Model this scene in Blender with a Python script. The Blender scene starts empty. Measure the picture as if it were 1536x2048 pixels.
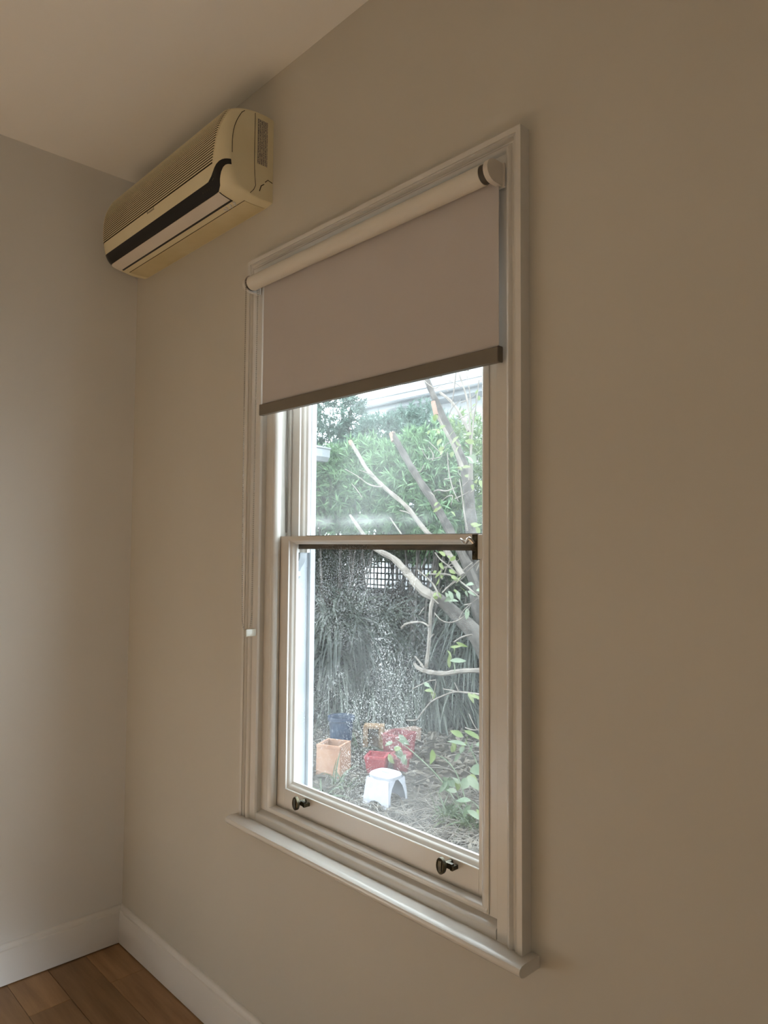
import bpy, bmesh, math, random
import numpy as np
from mathutils import Vector, Matrix

random.seed(7)
rng = np.random.default_rng(11)
scene = bpy.context.scene
COL = scene.collection

# ------------------------------------------------------------------ camera
F = 1450.99                                   # focal length in pixels of the 1536 x 2048 frame
CAM = np.array([2.74926, -1.23557, 1.5])
YAW, PITCH, ROLL = 0.813542, 0.0502163, 0.00740516
_fw = np.array([-math.sin(YAW) * math.cos(PITCH), math.cos(YAW) * math.cos(PITCH), math.sin(PITCH)])
_r0 = np.array([math.cos(YAW), math.sin(YAW), 0.0])
_u0 = np.cross(_r0, _fw)
_rt = math.cos(ROLL) * _r0 + math.sin(ROLL) * _u0
_up = -math.sin(ROLL) * _r0 + math.cos(ROLL) * _u0
cd = bpy.data.cameras.new('camera')
cam = bpy.data.objects.new('camera', cd)
COL.objects.link(cam)
cd.sensor_fit = 'HORIZONTAL'
cd.sensor_width = 36.0
cd.lens = 36.0 * F / 1536.0
cd.clip_start = 0.02
cam.matrix_world = Matrix(((_rt[0], _up[0], -_fw[0], CAM[0]), (_rt[1], _up[1], -_fw[1], CAM[1]),
                           (_rt[2], _up[2], -_fw[2], CAM[2]), (0, 0, 0, 1)))
scene.camera = cam


def at(px, py, Y):
    """point of the plane y = Y (metres) that the photograph shows at (px, py)"""
    d = _fw + _rt * (px - 768) / F + _up * (1024 - py) / F
    return CAM + d * (Y - CAM[1]) / d[1]


def onground(px, py, Z):
    d = _fw + _rt * (px - 768) / F + _up * (1024 - py) / F
    return CAM + d * (Z - CAM[2]) / d[2]


# ------------------------------------------------------------------ world, lights, exposure
world = bpy.data.worlds.new('overcast_sky')
scene.world = world
world.use_nodes = True
bg = world.node_tree.nodes['Background']
bg.inputs[0].default_value = (0.84, 0.93, 1.0, 1)
bg.inputs[1].default_value = 8.5


def area(name, loc, rot, sx, sy, power, color):
    l = bpy.data.lights.new(name, 'AREA')
    l.shape = 'RECTANGLE'; l.size = sx; l.size_y = sy
    l.energy = power; l.color = color
    o = bpy.data.objects.new(name, l); COL.objects.link(o)
    o.location = loc; o.rotation_euler = rot
    return o


PI = math.pi
RX, RY, RH = 4.6, -4.2, 2.9512      # room: x 0..RX, y RY..0, z 0..RH
# added fill lamps in front of the opaque blinds, unseen behind the camera
area('added_rear_fill', (1.9, RY + 0.02, 1.05), (PI / 2, 0, 0), 1.5, 1.9, 1.0, (1.0, 0.90, 0.76))
area('added_side_fill', (RX - 0.02, -3.35, 1.05), (PI / 2, 0, PI / 2), 1.3, 1.9, 12.0, (1.0, 0.94, 0.84))

# added lamp aimed at unseen floor boards, so their bounce brightens the ceiling
floor_bounce_lamp = area('added_floor_bounce', (RX - 0.04, -3.35, 1.75), (0, 0, 0), 1.1, 0.5, 114, (0.80, 0.90, 1.0))
floor_bounce_lamp.data.spread = math.radians(22)
_d = Vector((1.2, -2.0, 0.0)) - floor_bounce_lamp.location
floor_bounce_lamp.rotation_euler = _d.to_track_quat('-Z', 'Y').to_euler()

vs = scene.view_settings
vs.view_transform = 'Standard'
vs.look = 'None'
vs.exposure = 0.0
vs.gamma = 1.0
vs.use_curve_mapping = False


# ------------------------------------------------------------------ materials
def principled(name, color, rough=0.5, spec=0.5, metallic=0.0):
    m = bpy.data.materials.new(name)
    m.use_nodes = True
    b = m.node_tree.nodes['Principled BSDF']
    b.inputs['Base Color'].default_value = (*color, 1)
    b.inputs['Roughness'].default_value = rough
    b.inputs['Specular IOR Level'].default_value = spec
    b.inputs['Metallic'].default_value = metallic
    return m


def noisy(name, c1, c2, scale=5.0, rough=0.5, spec=0.5, bump=0.0, bscale=None, detail=4.0, metallic=0.0, stretch=None, lo=0.35, hi=0.65):
    m = principled(name, c1, rough, spec, metallic)
    nt = m.node_tree; N = nt.nodes; L = nt.links
    b = N['Principled BSDF']
    tc = N.new('ShaderNodeTexCoord')
    src = tc.outputs['Object']
    if stretch:
        mp = N.new('ShaderNodeMapping'); mp.inputs['Scale'].default_value = stretch
        L.new(src, mp.inputs[0]); src = mp.outputs[0]
    n = N.new('ShaderNodeTexNoise'); n.inputs['Scale'].default_value = scale; n.inputs['Detail'].default_value = detail
    L.new(src, n.inputs['Vector'])
    r = N.new('ShaderNodeValToRGB')
    r.color_ramp.elements[0].position = lo; r.color_ramp.elements[0].color = (*c1, 1)
    r.color_ramp.elements[1].position = hi; r.color_ramp.elements[1].color = (*c2, 1)
    L.new(n.outputs['Fac'], r.inputs[0]); L.new(r.outputs[0], b.inputs['Base Color'])
    if bump > 0:
        n2 = N.new('ShaderNodeTexNoise'); n2.inputs['Scale'].default_value = bscale or scale * 8; n2.inputs['Detail'].default_value = 3
        L.new(src, n2.inputs['Vector'])
        bp = N.new('ShaderNodeBump'); bp.inputs['Strength'].default_value = bump; bp.inputs['Distance'].default_value = 0.002
        L.new(n2.outputs['Fac'], bp.inputs['Height']); L.new(bp.outputs[0], b.inputs['Normal'])
    return m


def leafmat(name, c1, c2, scale=3.0, rough=0.45, trans=0.35):
    m = noisy(name, c1, c2, scale, rough, 0.4)
    nt = m.node_tree; N = nt.nodes; L = nt.links
    b = N['Principled BSDF']; out = N['Material Output']
    src = b.inputs['Base Color'].links[0].from_socket
    t = N.new('ShaderNodeBsdfTranslucent'); L.new(src, t.inputs[0])
    mx = N.new('ShaderNodeMixShader'); mx.inputs[0].default_value = trans
    L.new(b.outputs[0], mx.inputs[1]); L.new(t.outputs[0], mx.inputs[2]); L.new(mx.outputs[0], out.inputs[0])
    return m


def dusty_glass(name, haze, speck, smear=0.0):
    m = bpy.data.materials.new(name); m.use_nodes = True
    nt = m.node_tree; N = nt.nodes; L = nt.links
    N.remove(N['Principled BSDF']); out = N['Material Output']
    tr = N.new('ShaderNodeBsdfTransparent'); tr.inputs[0].default_value = (0.97, 0.985, 0.98, 1)
    gl = N.new('ShaderNodeBsdfGlossy'); gl.inputs['Roughness'].default_value = 0.02
    fr = N.new('ShaderNodeFresnel'); fr.inputs[0].default_value = 1.22
    geo = N.new('ShaderNodeNewGeometry')
    front = N.new('ShaderNodeMath'); front.operation = 'SUBTRACT'; front.inputs[0].default_value = 1.0; L.new(geo.outputs['Backfacing'], front.inputs[1])
    frf = N.new('ShaderNodeMath'); frf.operation = 'MULTIPLY'; L.new(fr.outputs[0], frf.inputs[0]); L.new(front.outputs[0], frf.inputs[1])
    m1 = N.new('ShaderNodeMixShader'); L.new(frf.outputs[0], m1.inputs[0]); L.new(tr.outputs[0], m1.inputs[1]); L.new(gl.outputs[0], m1.inputs[2])
    df = N.new('ShaderNodeBsdfDiffuse'); df.inputs[0].default_value = (0.75, 0.77, 0.76, 1)
    tl = N.new('ShaderNodeBsdfTranslucent'); tl.inputs[0].default_value = (0.82, 0.84, 0.83, 1)
    dm = N.new('ShaderNodeMixShader'); dm.inputs[0].default_value = 0.75; L.new(df.outputs[0], dm.inputs[1]); L.new(tl.outputs[0], dm.inputs[2])
    tc = N.new('ShaderNodeTexCoord')

    def math_(op, a, b=None, clamp=False):
        n = N.new('ShaderNodeMath'); n.operation = op; n.use_clamp = clamp
        for i, v in enumerate((a, b)):
            if v is None: continue
            if isinstance(v, (int, float)): n.inputs[i].default_value = v
            else: L.new(v, n.inputs[i])
        return n.outputs[0]

    def ramp(v, lo, hi):
        n = N.new('ShaderNodeMapRange'); L.new(v, n.inputs[0]); n.inputs[1].default_value = lo; n.inputs[2].default_value = hi
        n.interpolation_type = 'SMOOTHSTEP'
        return n.outputs[0]
    # broad film of grime
    n1 = N.new('ShaderNodeTexNoise'); n1.inputs['Scale'].default_value = 3.2; n1.inputs['Detail'].default_value = 3; L.new(tc.outputs['Object'], n1.inputs['Vector'])
    film = math_('MULTIPLY', ramp(n1.outputs['Fac'], 0.3, 0.75), haze)
    film = math_('ADD', film, haze * 0.35)
    # fine dried spots, thick in one broad patch of the pane
    n2 = N.new('ShaderNodeTexNoise'); n2.inputs['Scale'].default_value = 430; n2.inputs['Detail'].default_value = 2; L.new(tc.outputs['Object'], n2.inputs['Vector'])
    sp = ramp(n2.outputs['Fac'], 0.54, 0.74)
    sx = N.new('ShaderNodeSeparateXYZ'); L.new(tc.outputs['Object'], sx.inputs[0])
    gx = math_('DIVIDE', math_('SUBTRACT', sx.outputs[0], 1.27), 0.30)
    gz = math_('DIVIDE', math_('SUBTRACT', sx.outputs[2], 1.17), 0.40)
    g = math_('SUBTRACT', 1.25, math_('ADD', math_('MULTIPLY', gx, gx), math_('MULTIPLY', gz, gz)), True)
    n3 = N.new('ShaderNodeTexNoise'); n3.inputs['Scale'].default_value = 7; L.new(tc.outputs['Object'], n3.inputs['Vector'])
    g = math_('MULTIPLY', g, ramp(n3.outputs['Fac'], 0.25, 0.6))
    g = math_('ADD', g, 0.12)
    spk = math_('MULTIPLY', math_('MULTIPLY', sp, g), speck)
    tot = math_('ADD', film, spk)
    if smear:
        band = math_('SUBTRACT', 1.0, math_('ABSOLUTE', math_('DIVIDE', math_('SUBTRACT', sx.outputs[2], 1.575), 0.022)), True)
        n4 = N.new('ShaderNodeTexNoise'); n4.inputs['Scale'].default_value = 9; L.new(tc.outputs['Object'], n4.inputs['Vector'])
        tot = math_('ADD', tot, math_('MULTIPLY', math_('MULTIPLY', band, ramp(n4.outputs['Fac'], 0.3, 0.7)), smear))
    tot = math_('MULTIPLY', math_('MINIMUM', tot, 0.85), front.outputs[0])
    m2 = N.new('ShaderNodeMixShader'); L.new(tot, m2.inputs[0]); L.new(m1.outputs[0], m2.inputs[1]); L.new(dm.outputs[0], m2.inputs[2])
    L.new(m2.outputs[0], out.inputs[0])
    return m


M = {}
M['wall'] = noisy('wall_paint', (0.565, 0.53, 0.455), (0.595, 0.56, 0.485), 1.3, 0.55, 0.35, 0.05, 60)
M['wall_brightened'] = noisy('brightened_wall_paint', (0.70, 0.68, 0.635), (0.73, 0.71, 0.665), 1.3, 0.55, 0.35, 0.05, 60)  # wall paint lightened: missing light on the left wall put into its colour
M['ceiling'] = noisy('ceiling_paint', (0.86, 0.845, 0.81), (0.88, 0.865, 0.83), 1.1, 0.7, 0.25, 0.04, 40)
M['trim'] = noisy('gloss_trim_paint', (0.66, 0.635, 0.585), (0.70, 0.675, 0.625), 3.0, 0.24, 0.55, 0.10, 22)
M['skirting'] = noisy('skirting_paint', (0.70, 0.675, 0.63), (0.74, 0.715, 0.67), 2.0, 0.35, 0.45, 0.06, 25)
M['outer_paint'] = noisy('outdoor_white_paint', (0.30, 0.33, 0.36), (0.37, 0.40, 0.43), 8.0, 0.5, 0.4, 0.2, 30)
M['bare'] = noisy('weathered_sash_timber', (0.055, 0.040, 0.026), (0.12, 0.085, 0.055), 14, 0.7, 0.3, 0.3, 60, stretch=(1, 8, 8))
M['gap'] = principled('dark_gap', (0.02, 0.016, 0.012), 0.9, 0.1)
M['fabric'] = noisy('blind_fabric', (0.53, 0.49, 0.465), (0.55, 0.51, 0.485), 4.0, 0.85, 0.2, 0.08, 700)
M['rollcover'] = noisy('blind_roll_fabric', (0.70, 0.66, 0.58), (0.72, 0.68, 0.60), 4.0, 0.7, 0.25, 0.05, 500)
M['cream'] = noisy('added_blind_fabric', (0.72, 0.62, 0.46), (0.76, 0.66, 0.50), 4.0, 0.9, 0.1)
M['rail'] = noisy('blind_rail_metal', (0.17, 0.148, 0.112), (0.19, 0.166, 0.128), 6.0, 0.5, 0.4)
M['railcap'] = principled('blind_rail_cap', (0.12, 0.10, 0.075), 0.5)
M['bracket'] = noisy('bracket_plastic', (0.66, 0.61, 0.54), (0.68, 0.63, 0.56), 5, 0.4, 0.45)
M['collar'] = principled('dark_collar', (0.07, 0.055, 0.04), 0.6)
M['bead'] = principled('bead_chain_metal', (0.42, 0.39, 0.33), 0.35, 0.5, 0.6)
M['clear'] = principled('clear_plastic', (0.45, 0.41, 0.33), 0.2, 0.5)
M['brass'] = noisy('aged_brass', (0.035, 0.030, 0.020), (0.10, 0.085, 0.05), 60, 0.32, 0.5, metallic=0.7)
M['steel'] = principled('worn_steel', (0.55, 0.53, 0.50), 0.28, 0.5, 0.9)
M['cord'] = principled('sash_cord', (0.22, 0.20, 0.17), 0.8)
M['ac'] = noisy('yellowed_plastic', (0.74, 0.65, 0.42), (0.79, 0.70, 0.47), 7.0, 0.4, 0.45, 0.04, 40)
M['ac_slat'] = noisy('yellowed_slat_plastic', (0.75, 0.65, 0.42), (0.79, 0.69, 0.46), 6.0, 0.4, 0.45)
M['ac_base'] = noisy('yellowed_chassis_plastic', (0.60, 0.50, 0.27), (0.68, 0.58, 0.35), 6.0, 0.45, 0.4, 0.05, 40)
M['ac_flap'] = noisy('pale_flap_plastic', (0.70, 0.63, 0.54), (0.74, 0.67, 0.58), 5.0, 0.35, 0.45)
M['black'] = principled('black_gloss_plastic', (0.006, 0.005, 0.004), 0.3, 0.4)
M['seam'] = principled('dark_seam', (0.035, 0.028, 0.014), 0.8, 0.1)
M['print'] = principled('grey_print', (0.16, 0.14, 0.10), 0.7)
M['glass_up'] = dusty_glass('hazy_upper_pane', 0.11, 0.14, 0.20)
M['glass_low'] = dusty_glass('dusty_lower_pane', 0.06, 0.75)
M['clearglass'] = dusty_glass('clear_pane', 0.0, 0.0)


def label_mat():
    m = principled('printed_label', (0.60, 0.54, 0.40), 0.45)
    nt = m.node_tree; N = nt.nodes; L = nt.links
    tc = N.new('ShaderNodeTexCoord')
    mp = N.new('ShaderNodeMapping'); mp.inputs['Scale'].default_value = (1, 250, 420)
    L.new(tc.outputs['Object'], mp.inputs[0])
    n = N.new('ShaderNodeTexNoise'); n.inputs['Scale'].default_value = 1.0; n.inputs['Detail'].default_value = 1
    L.new(mp.outputs[0], n.inputs['Vector'])
    sx = N.new('ShaderNodeSeparateXYZ'); L.new(tc.outputs['Object'], sx.inputs[0])
    w = N.new('ShaderNodeMath'); w.operation = 'PINGPONG'; w.inputs[1].default_value = 0.0032; L.new(sx.outputs[1], w.inputs[0])
    g = N.new('ShaderNodeMath'); g.operation = 'GREATER_THAN'; g.inputs[1].default_value = 0.0012; L.new(w.outputs[0], g.inputs[0])
    t = N.new('ShaderNodeMath'); t.operation = 'GREATER_THAN'; t.inputs[1].default_value = 0.46; L.new(n.outputs['Fac'], t.inputs[0])
    mu = N.new('ShaderNodeMath'); mu.operation = 'MULTIPLY'; L.new(g.outputs[0], mu.inputs[0]); L.new(t.outputs[0], mu.inputs[1])
    mx = N.new('ShaderNodeMix'); mx.data_type = 'RGBA'
    mx.inputs[6].default_value = (0.56, 0.49, 0.34, 1); mx.inputs[7].default_value = (0.13, 0.11, 0.12, 1)
    L.new(mu.outputs[0], mx.inputs[0]); L.new(mx.outputs[2], N['Principled BSDF'].inputs['Base Color'])
    return m


M['label'] = label_mat()


def plank_mat():
    m = principled('oak_boards', (0.3, 0.15, 0.06), 0.42, 0.4)
    nt = m.node_tree; N = nt.nodes; L = nt.links
    tc = N.new('ShaderNodeTexCoord'); oi = N.new('ShaderNodeObjectInfo')
    mp = N.new('ShaderNodeMapping'); mp.inputs['Scale'].default_value = (1.6, 16, 16)
    L.new(tc.outputs['Object'], mp.inputs[0])
    cb = N.new('ShaderNodeCombineXYZ'); mm = N.new('ShaderNodeMath'); mm.operation = 'MULTIPLY'; mm.inputs[1].default_value = 37
    L.new(oi.outputs['Random'], mm.inputs[0]); L.new(mm.outputs[0], cb.inputs[0]); L.new(mm.outputs[0], cb.inputs[1])
    L.new(cb.outputs[0], mp.inputs['Location'])
    n = N.new('ShaderNodeTexNoise'); n.inputs['Scale'].default_value = 1.4; n.inputs['Detail'].default_value = 5; n.inputs['Roughness'].default_value = 0.6
    L.new(mp.outputs[0], n.inputs['Vector'])
    r = N.new('ShaderNodeValToRGB')
    r.color_ramp.elements[0].position = 0.3; r.color_ramp.elements[0].color = (0.22, 0.118, 0.050, 1)
    r.color_ramp.elements[1].position = 0.7; r.color_ramp.elements[1].color = (0.38, 0.225, 0.108, 1)
    L.new(n.outputs['Fac'], r.inputs[0])
    hs = N.new('ShaderNodeHueSaturation'); L.new(r.outputs[0], hs.inputs['Color'])
    mr = N.new('ShaderNodeMapRange'); mr.inputs[3].default_value = 0.8; mr.inputs[4].default_value = 1.25
    L.new(oi.outputs['Random'], mr.inputs[0]); L.new(mr.outputs[0], hs.inputs['Value'])
    L.new(hs.outputs[0], N['Principled BSDF'].inputs['Base Color'])
    return m


M['plank'] = plank_mat()
# outdoors
M['soil'] = noisy('leaf_mould_soil', (0.026, 0.023, 0.020), (0.070, 0.064, 0.055), 9.0, 0.95, 0.1, 0.8, 60, lo=0.3, hi=0.7)
M['litter'] = noisy('dry_leaf_litter', (0.041, 0.035, 0.029), (0.139, 0.125, 0.104), 4.0, 0.9, 0.1)
M['twig'] = noisy('dry_twigs', (0.087, 0.078, 0.070), (0.174, 0.160, 0.139), 5.0, 0.85, 0.1)
M['oleander'] = leafmat('mid_green_leaf', (0.022, 0.060, 0.030), (0.200, 0.330, 0.165), 16.0)
M['oleander2'] = leafmat('blue_green_leaf', (0.026, 0.056, 0.044), (0.160, 0.240, 0.195), 16.0)
M['oleander3'] = leafmat('yellow_green_leaf', (0.05, 0.10, 0.03), (0.20, 0.28, 0.11), 16.0)
M['needle'] = leafmat('dark_needle_leaf', (0.013, 0.023, 0.013), (0.042, 0.063, 0.029), 14.0)
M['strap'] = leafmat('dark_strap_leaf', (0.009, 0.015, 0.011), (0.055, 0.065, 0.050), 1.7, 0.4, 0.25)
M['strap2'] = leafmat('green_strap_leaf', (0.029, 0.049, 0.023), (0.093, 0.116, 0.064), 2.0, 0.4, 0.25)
M['newleaf'] = leafmat('fresh_green_leaf', (0.099, 0.145, 0.041), (0.162, 0.191, 0.081), 7.0, 0.4, 0.4)
M['paleleaf'] = leafmat('pale_green_leaf', (0.087, 0.128, 0.075), (0.157, 0.186, 0.128), 7.0, 0.4, 0.35)
M['bark'] = noisy('grey_bark', (0.030, 0.027, 0.024), (0.080, 0.072, 0.065), 16.0, 0.9, 0.15, 0.6, 80)
M['palebark'] = noisy('pale_bark', (0.093, 0.081, 0.070), (0.168, 0.151, 0.131), 14.0, 0.85, 0.15, 0.4, 80)
M['fence'] = noisy('weathered_paling', (0.012, 0.010, 0.009), (0.026, 0.023, 0.020), 5.0, 0.9, 0.1, 0.4, 30, stretch=(6, 6, 1))
M['lattice'] = noisy('dark_lattice_timber', (0.020, 0.022, 0.020), (0.046, 0.046, 0.043), 6.0, 0.85, 0.1)
M['neighbour'] = noisy('white_weatherboard', (0.440, 0.456, 0.472), (0.496, 0.512, 0.528), 3.0, 0.6, 0.3)
M['metalroof'] = noisy('pale_roof_sheet', (0.128, 0.136, 0.145), (0.174, 0.183, 0.194), 2.0, 0.5, 0.4)
M['gutter'] = noisy('white_gutter', (0.209, 0.223, 0.238), (0.255, 0.267, 0.278), 4.0, 0.4, 0.4)
M['terracotta'] = noisy('terracotta', (0.197, 0.107, 0.072), (0.255, 0.157, 0.110), 9.0, 0.85, 0.15, 0.3, 60)
M['redpot'] = noisy('red_glazed_pot', (0.174, 0.020, 0.029), (0.232, 0.046, 0.052), 9.0, 0.4, 0.4)
M['redpot2'] = noisy('dull_red_pot', (0.104, 0.017, 0.022), (0.162, 0.041, 0.043), 9.0, 0.5, 0.4)
M['bluepot'] = noisy('blue_glazed_pot', (0.010, 0.020, 0.043), (0.020, 0.035, 0.064), 9.0, 0.3, 0.5)
M['stool'] = noisy('white_stool_plastic', (0.220, 0.226, 0.255), (0.278, 0.284, 0.313), 20.0, 0.45, 0.4)
M['timber'] = noisy('tan_timber', (0.128, 0.081, 0.046), (0.186, 0.128, 0.081), 7.0, 0.85, 0.1, 0.3, 40, stretch=(6, 6, 1))
M['plankpink'] = noisy('pinkish_timber', (0.116, 0.081, 0.064), (0.174, 0.128, 0.104), 9.0, 0.85, 0.1, 0.3, 40)


# ------------------------------------------------------------------ mesh helpers
class MB:
    def __init__(self):
        self.v = []; self.f = []

    def add(self, vs_, fs):
        o = len(self.v)
        self.v += [tuple(float(c) for c in p) for p in vs_]
        self.f += [tuple(i + o for i in f) for f in fs]
        return self

    def box(self, x0, x1, y0, y1, z0, z1):
        return self.add([(x0, y0, z0), (x1, y0, z0), (x1, y1, z0), (x0, y1, z0), (x0, y0, z1), (x1, y0, z1), (x1, y1, z1), (x0, y1, z1)],
                        [(0, 3, 2, 1), (4, 5, 6, 7), (0, 1, 5, 4), (1, 2, 6, 5), (2, 3, 7, 6), (3, 0, 4, 7)])

    def obox(self, c, ax, ay, az):
        """box from a centre and three half axes"""
        c, ax, ay, az = map(np.array, (c, ax, ay, az))
        vs_ = [c + sx * ax + sy * ay + sz * az for sz in (-1, 1) for sx, sy in ((-1, -1), (1, -1), (1, 1), (-1, 1))]
        return self.add(vs_, [(0, 3, 2, 1), (4, 5, 6, 7), (0, 1, 5, 4), (1, 2, 6, 5), (2, 3, 7, 6), (3, 0, 4, 7)])

    def tube(self, pts, rad, n=8, cap=True):
        pts = [np.array(p, float) for p in pts]
        if not hasattr(rad, '__len__'): rad = [rad] * len(pts)
        rings = []
        ref = np.array([0.0, 0.0, 1.0])
        for i, p in enumerate(pts):
            t = pts[min(i + 1, len(pts) - 1)] - pts[max(i - 1, 0)]
            t = t / (np.linalg.norm(t) + 1e-12)
            a = ref - t * (ref @ t)
            if np.linalg.norm(a) < 1e-3:
                a = np.array([1.0, 0, 0]) - t * t[0]
            a /= np.linalg.norm(a); b = np.cross(t, a); ref = a
            rings.append([p + rad[i] * (math.cos(2 * PI * k / n) * a + math.sin(2 * PI * k / n) * b) for k in range(n)])
        vs_ = [q for r in rings for q in r]
        fs = []
        for i in range(len(pts) - 1):
            for k in range(n):
                k2 = (k + 1) % n
                fs.append((i * n + k, i * n + k2, (i + 1) * n + k2, (i + 1) * n + k))
        if cap:
            fs.append(tuple(range(n - 1, -1, -1))); fs.append(tuple((len(pts) - 1) * n + k for k in range(n)))
        return self.add(vs_, fs)

    def loft(self, rings, cap=True):
        """rings: lists of points with equal length, closed loops"""
        n = len(rings[0]); vs_ = [q for r in rings for q in r]; fs = []
        for i in range(len(rings) - 1):
            for k in range(n):
                k2 = (k + 1) % n
                fs.append((i * n + k, i * n + k2, (i + 1) * n + k2, (i + 1) * n + k))
        if cap:
            fs.append(tuple(range(n - 1, -1, -1))); fs.append(tuple((len(rings) - 1) * n + k for k in range(n)))
        return self.add(vs_, fs)

    def sphere(self, c, r, n=6, m=4):
        vs_ = [(c[0], c[1], c[2] - r)]
        for j in range(1, m):
            a = -PI / 2 + PI * j / m
            for k in range(n):
                vs_.append((c[0] + r * math.cos(a) * math.cos(2 * PI * k / n), c[1] + r * math.cos(a) * math.sin(2 * PI * k / n), c[2] + r * math.sin(a)))
        vs_.append((c[0], c[1], c[2] + r))
        fs = [(0, 1 + (k + 1) % n, 1 + k) for k in range(n)]
        for j in range(m - 2):
            for k in range(n):
                a = 1 + j * n; fs.append((a + k, a + (k + 1) % n, a + n + (k + 1) % n, a + n + k))
        e = len(vs_) - 1; a = 1 + (m - 2) * n
        fs += [(e, a + k, a + (k + 1) % n) for k in range(n)]
        return self.add(vs_, fs)

    def build(self, name, mat, parent=None, smooth=False, bevel=0.0, origin=None, kind=None, label=None):
        me = bpy.data.meshes.new(name)
        v = self.v
        if origin is not None:
            v = [(p[0] - origin[0], p[1] - origin[1], p[2] - origin[2]) for p in v]
        me.from_pydata(v, [], self.f)
        bm = bmesh.new(); bm.from_mesh(me); bmesh.ops.recalc_face_normals(bm, faces=bm.faces)
        if bevel > 0:
            ed = [e for e in bm.edges if len(e.link_faces) == 2 and e.calc_face_angle(0) > 0.5]
            bmesh.ops.bevel(bm, geom=ed, offset=bevel, segments=2, affect='EDGES', profile=0.6)
        bm.to_mesh(me); bm.free()
        if smooth:
            for p in me.polygons: p.use_smooth = True
            try: me.set_sharp_from_angle(angle=math.radians(38))
            except Exception: pass
        me.materials.append(mat)
        return link(name, me, parent, origin, kind, label)


def link(name, me, parent=None, origin=None, kind=None, label=None):
    o = bpy.data.objects.new(name, me); COL.objects.link(o)
    if origin is not None: o.location = origin
    if parent is not None:
        o.parent = parent
        # parents here are unrotated: keep the part where it was built
        base = Vector((0, 0, 0)); q = parent
        while q is not None:
            base += q.location; q = q.parent
        o.location = o.location - base
    if kind: o['kind'] = kind
    if label: o['label'] = label
    return o


def fast_mesh(name, V, Fq, mat, parent=None, origin=None, kind=None, label=None):
    """big quad meshes from numpy arrays"""
    V = np.asarray(V, np.float32); Fq = np.asarray(Fq, np.int32)
    if origin is not None: V = V - np.asarray(origin, np.float32)
    me = bpy.data.meshes.new(name)
    me.vertices.add(len(V)); me.vertices.foreach_set('co', V.ravel())
    k = Fq.shape[1]
    me.loops.add(Fq.size); me.loops.foreach_set('vertex_index', Fq.ravel())
    me.polygons.add(len(Fq))
    me.polygons.foreach_set('loop_start', np.arange(0, Fq.size, k, dtype=np.int32))
    me.polygons.foreach_set('loop_total', np.full(len(Fq), k, np.int32))
    me.update(); me.validate()
    me.materials.append(mat)
    return link(name, me, parent, origin, kind, label)


def empty(name, loc, label=None, cat=None, group=None, kind=None):
    o = bpy.data.objects.new(name, None); COL.objects.link(o)
    o.location = loc; o.empty_display_size = 0.05
    tag(o, label, cat, group, kind)
    return o


def tag(o, label=None, cat=None, group=None, kind=None):
    if label: o['label'] = label
    if cat: o['category'] = cat
    if group: o['group'] = group
    if kind: o['kind'] = kind
    return o


def structure(o, label, cat):
    return tag(o, label, cat, kind='structure')


def smooth_path(pts, rad, sub=5):
    """Catmull-Rom through points with radii"""
    P = [np.array(p, float) for p in pts]; n = len(P)
    if not hasattr(rad, '__len__'): rad = [rad] * n
    op, orr = [], []
    for i in range(n - 1):
        p0, p1, p2, p3 = P[max(i - 1, 0)], P[i], P[i + 1], P[min(i + 2, n - 1)]
        for k in range(sub):
            t = k / sub
            op.append(0.5 * ((2 * p1) + (-p0 + p2) * t + (2 * p0 - 5 * p1 + 4 * p2 - p3) * t * t + (-p0 + 3 * p1 - 3 * p2 + p3) * t ** 3))
            orr.append(rad[i] * (1 - t) + rad[i + 1] * t)
    op.append(P[-1]); orr.append(rad[-1])
    return op, orr


# ------------------------------------------------------------------ the room shell
WX0, WX1, WZ0, WZ1 = 0.93, 1.80, 0.69, 2.30      # opening in the window wall
WT = 0.13
m = MB()
m.box(-0.12, WX0, 0, WT, -0.5, RH + 0.1); m.box(WX1, RX + 0.12, 0, WT, -0.5, RH + 0.1)
m.box(WX0, WX1, 0, WT, -0.5, WZ0); m.box(WX0, WX1, 0, WT, WZ1, RH + 0.1)
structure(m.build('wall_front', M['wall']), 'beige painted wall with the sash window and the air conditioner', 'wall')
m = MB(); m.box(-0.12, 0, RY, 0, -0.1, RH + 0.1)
structure(m.build('wall_left', M['wall_brightened']), 'plain beige painted wall meeting the window wall in the corner', 'wall')
# rear wall and side wall (behind the camera), window openings added for the room light
ox0, ox1, oz0, oz1 = 1.15, 2.65, 0.05, 2.05
m = MB()
m.box(-0.12, ox0, RY - 0.12, RY, -0.1, RH + 0.1); m.box(ox1, RX + 0.12, RY - 0.12, RY, -0.1, RH + 0.1)
m.box(ox0, ox1, RY - 0.12, RY, -0.1, oz0); m.box(ox0, ox1, RY - 0.12, RY, oz1, RH + 0.1)
structure(m.build('wall_back', M['wall']), 'beige wall behind the viewer with an added wide window', 'wall')
sy0, sy1 = -4.0, -2.7
m = MB()
m.box(RX, RX + 0.12, RY, sy0, -0.1, RH + 0.1); m.box(RX, RX + 0.12, sy1, 0, -0.1, RH + 0.1)
m.box(RX, RX + 0.12, sy0, sy1, -0.1, oz0); m.box(RX, RX + 0.12, sy0, sy1, oz1, RH + 0.1)
structure(m.build('wall_right', M['wall']), 'beige side wall with an added window facing the far corner', 'wall')
m = MB(); m.box(-0.12, RX + 0.12, RY - 0.12, WT, RH, RH + 0.1)
structure(m.build('ceiling', M['ceiling']), 'plain off white ceiling without a cornice', 'ceiling')

# floor boards, each a piece of the floor
fl = empty('floor', (0, 0, 0), 'brown timber floor boards running along the window wall', 'floor', kind='structure')
PW = 0.1325
sub = MB().box(0, RX, RY, 0, -0.08, -0.018).build('subfloor', M['gap'], fl)
meshes = {}


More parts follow.
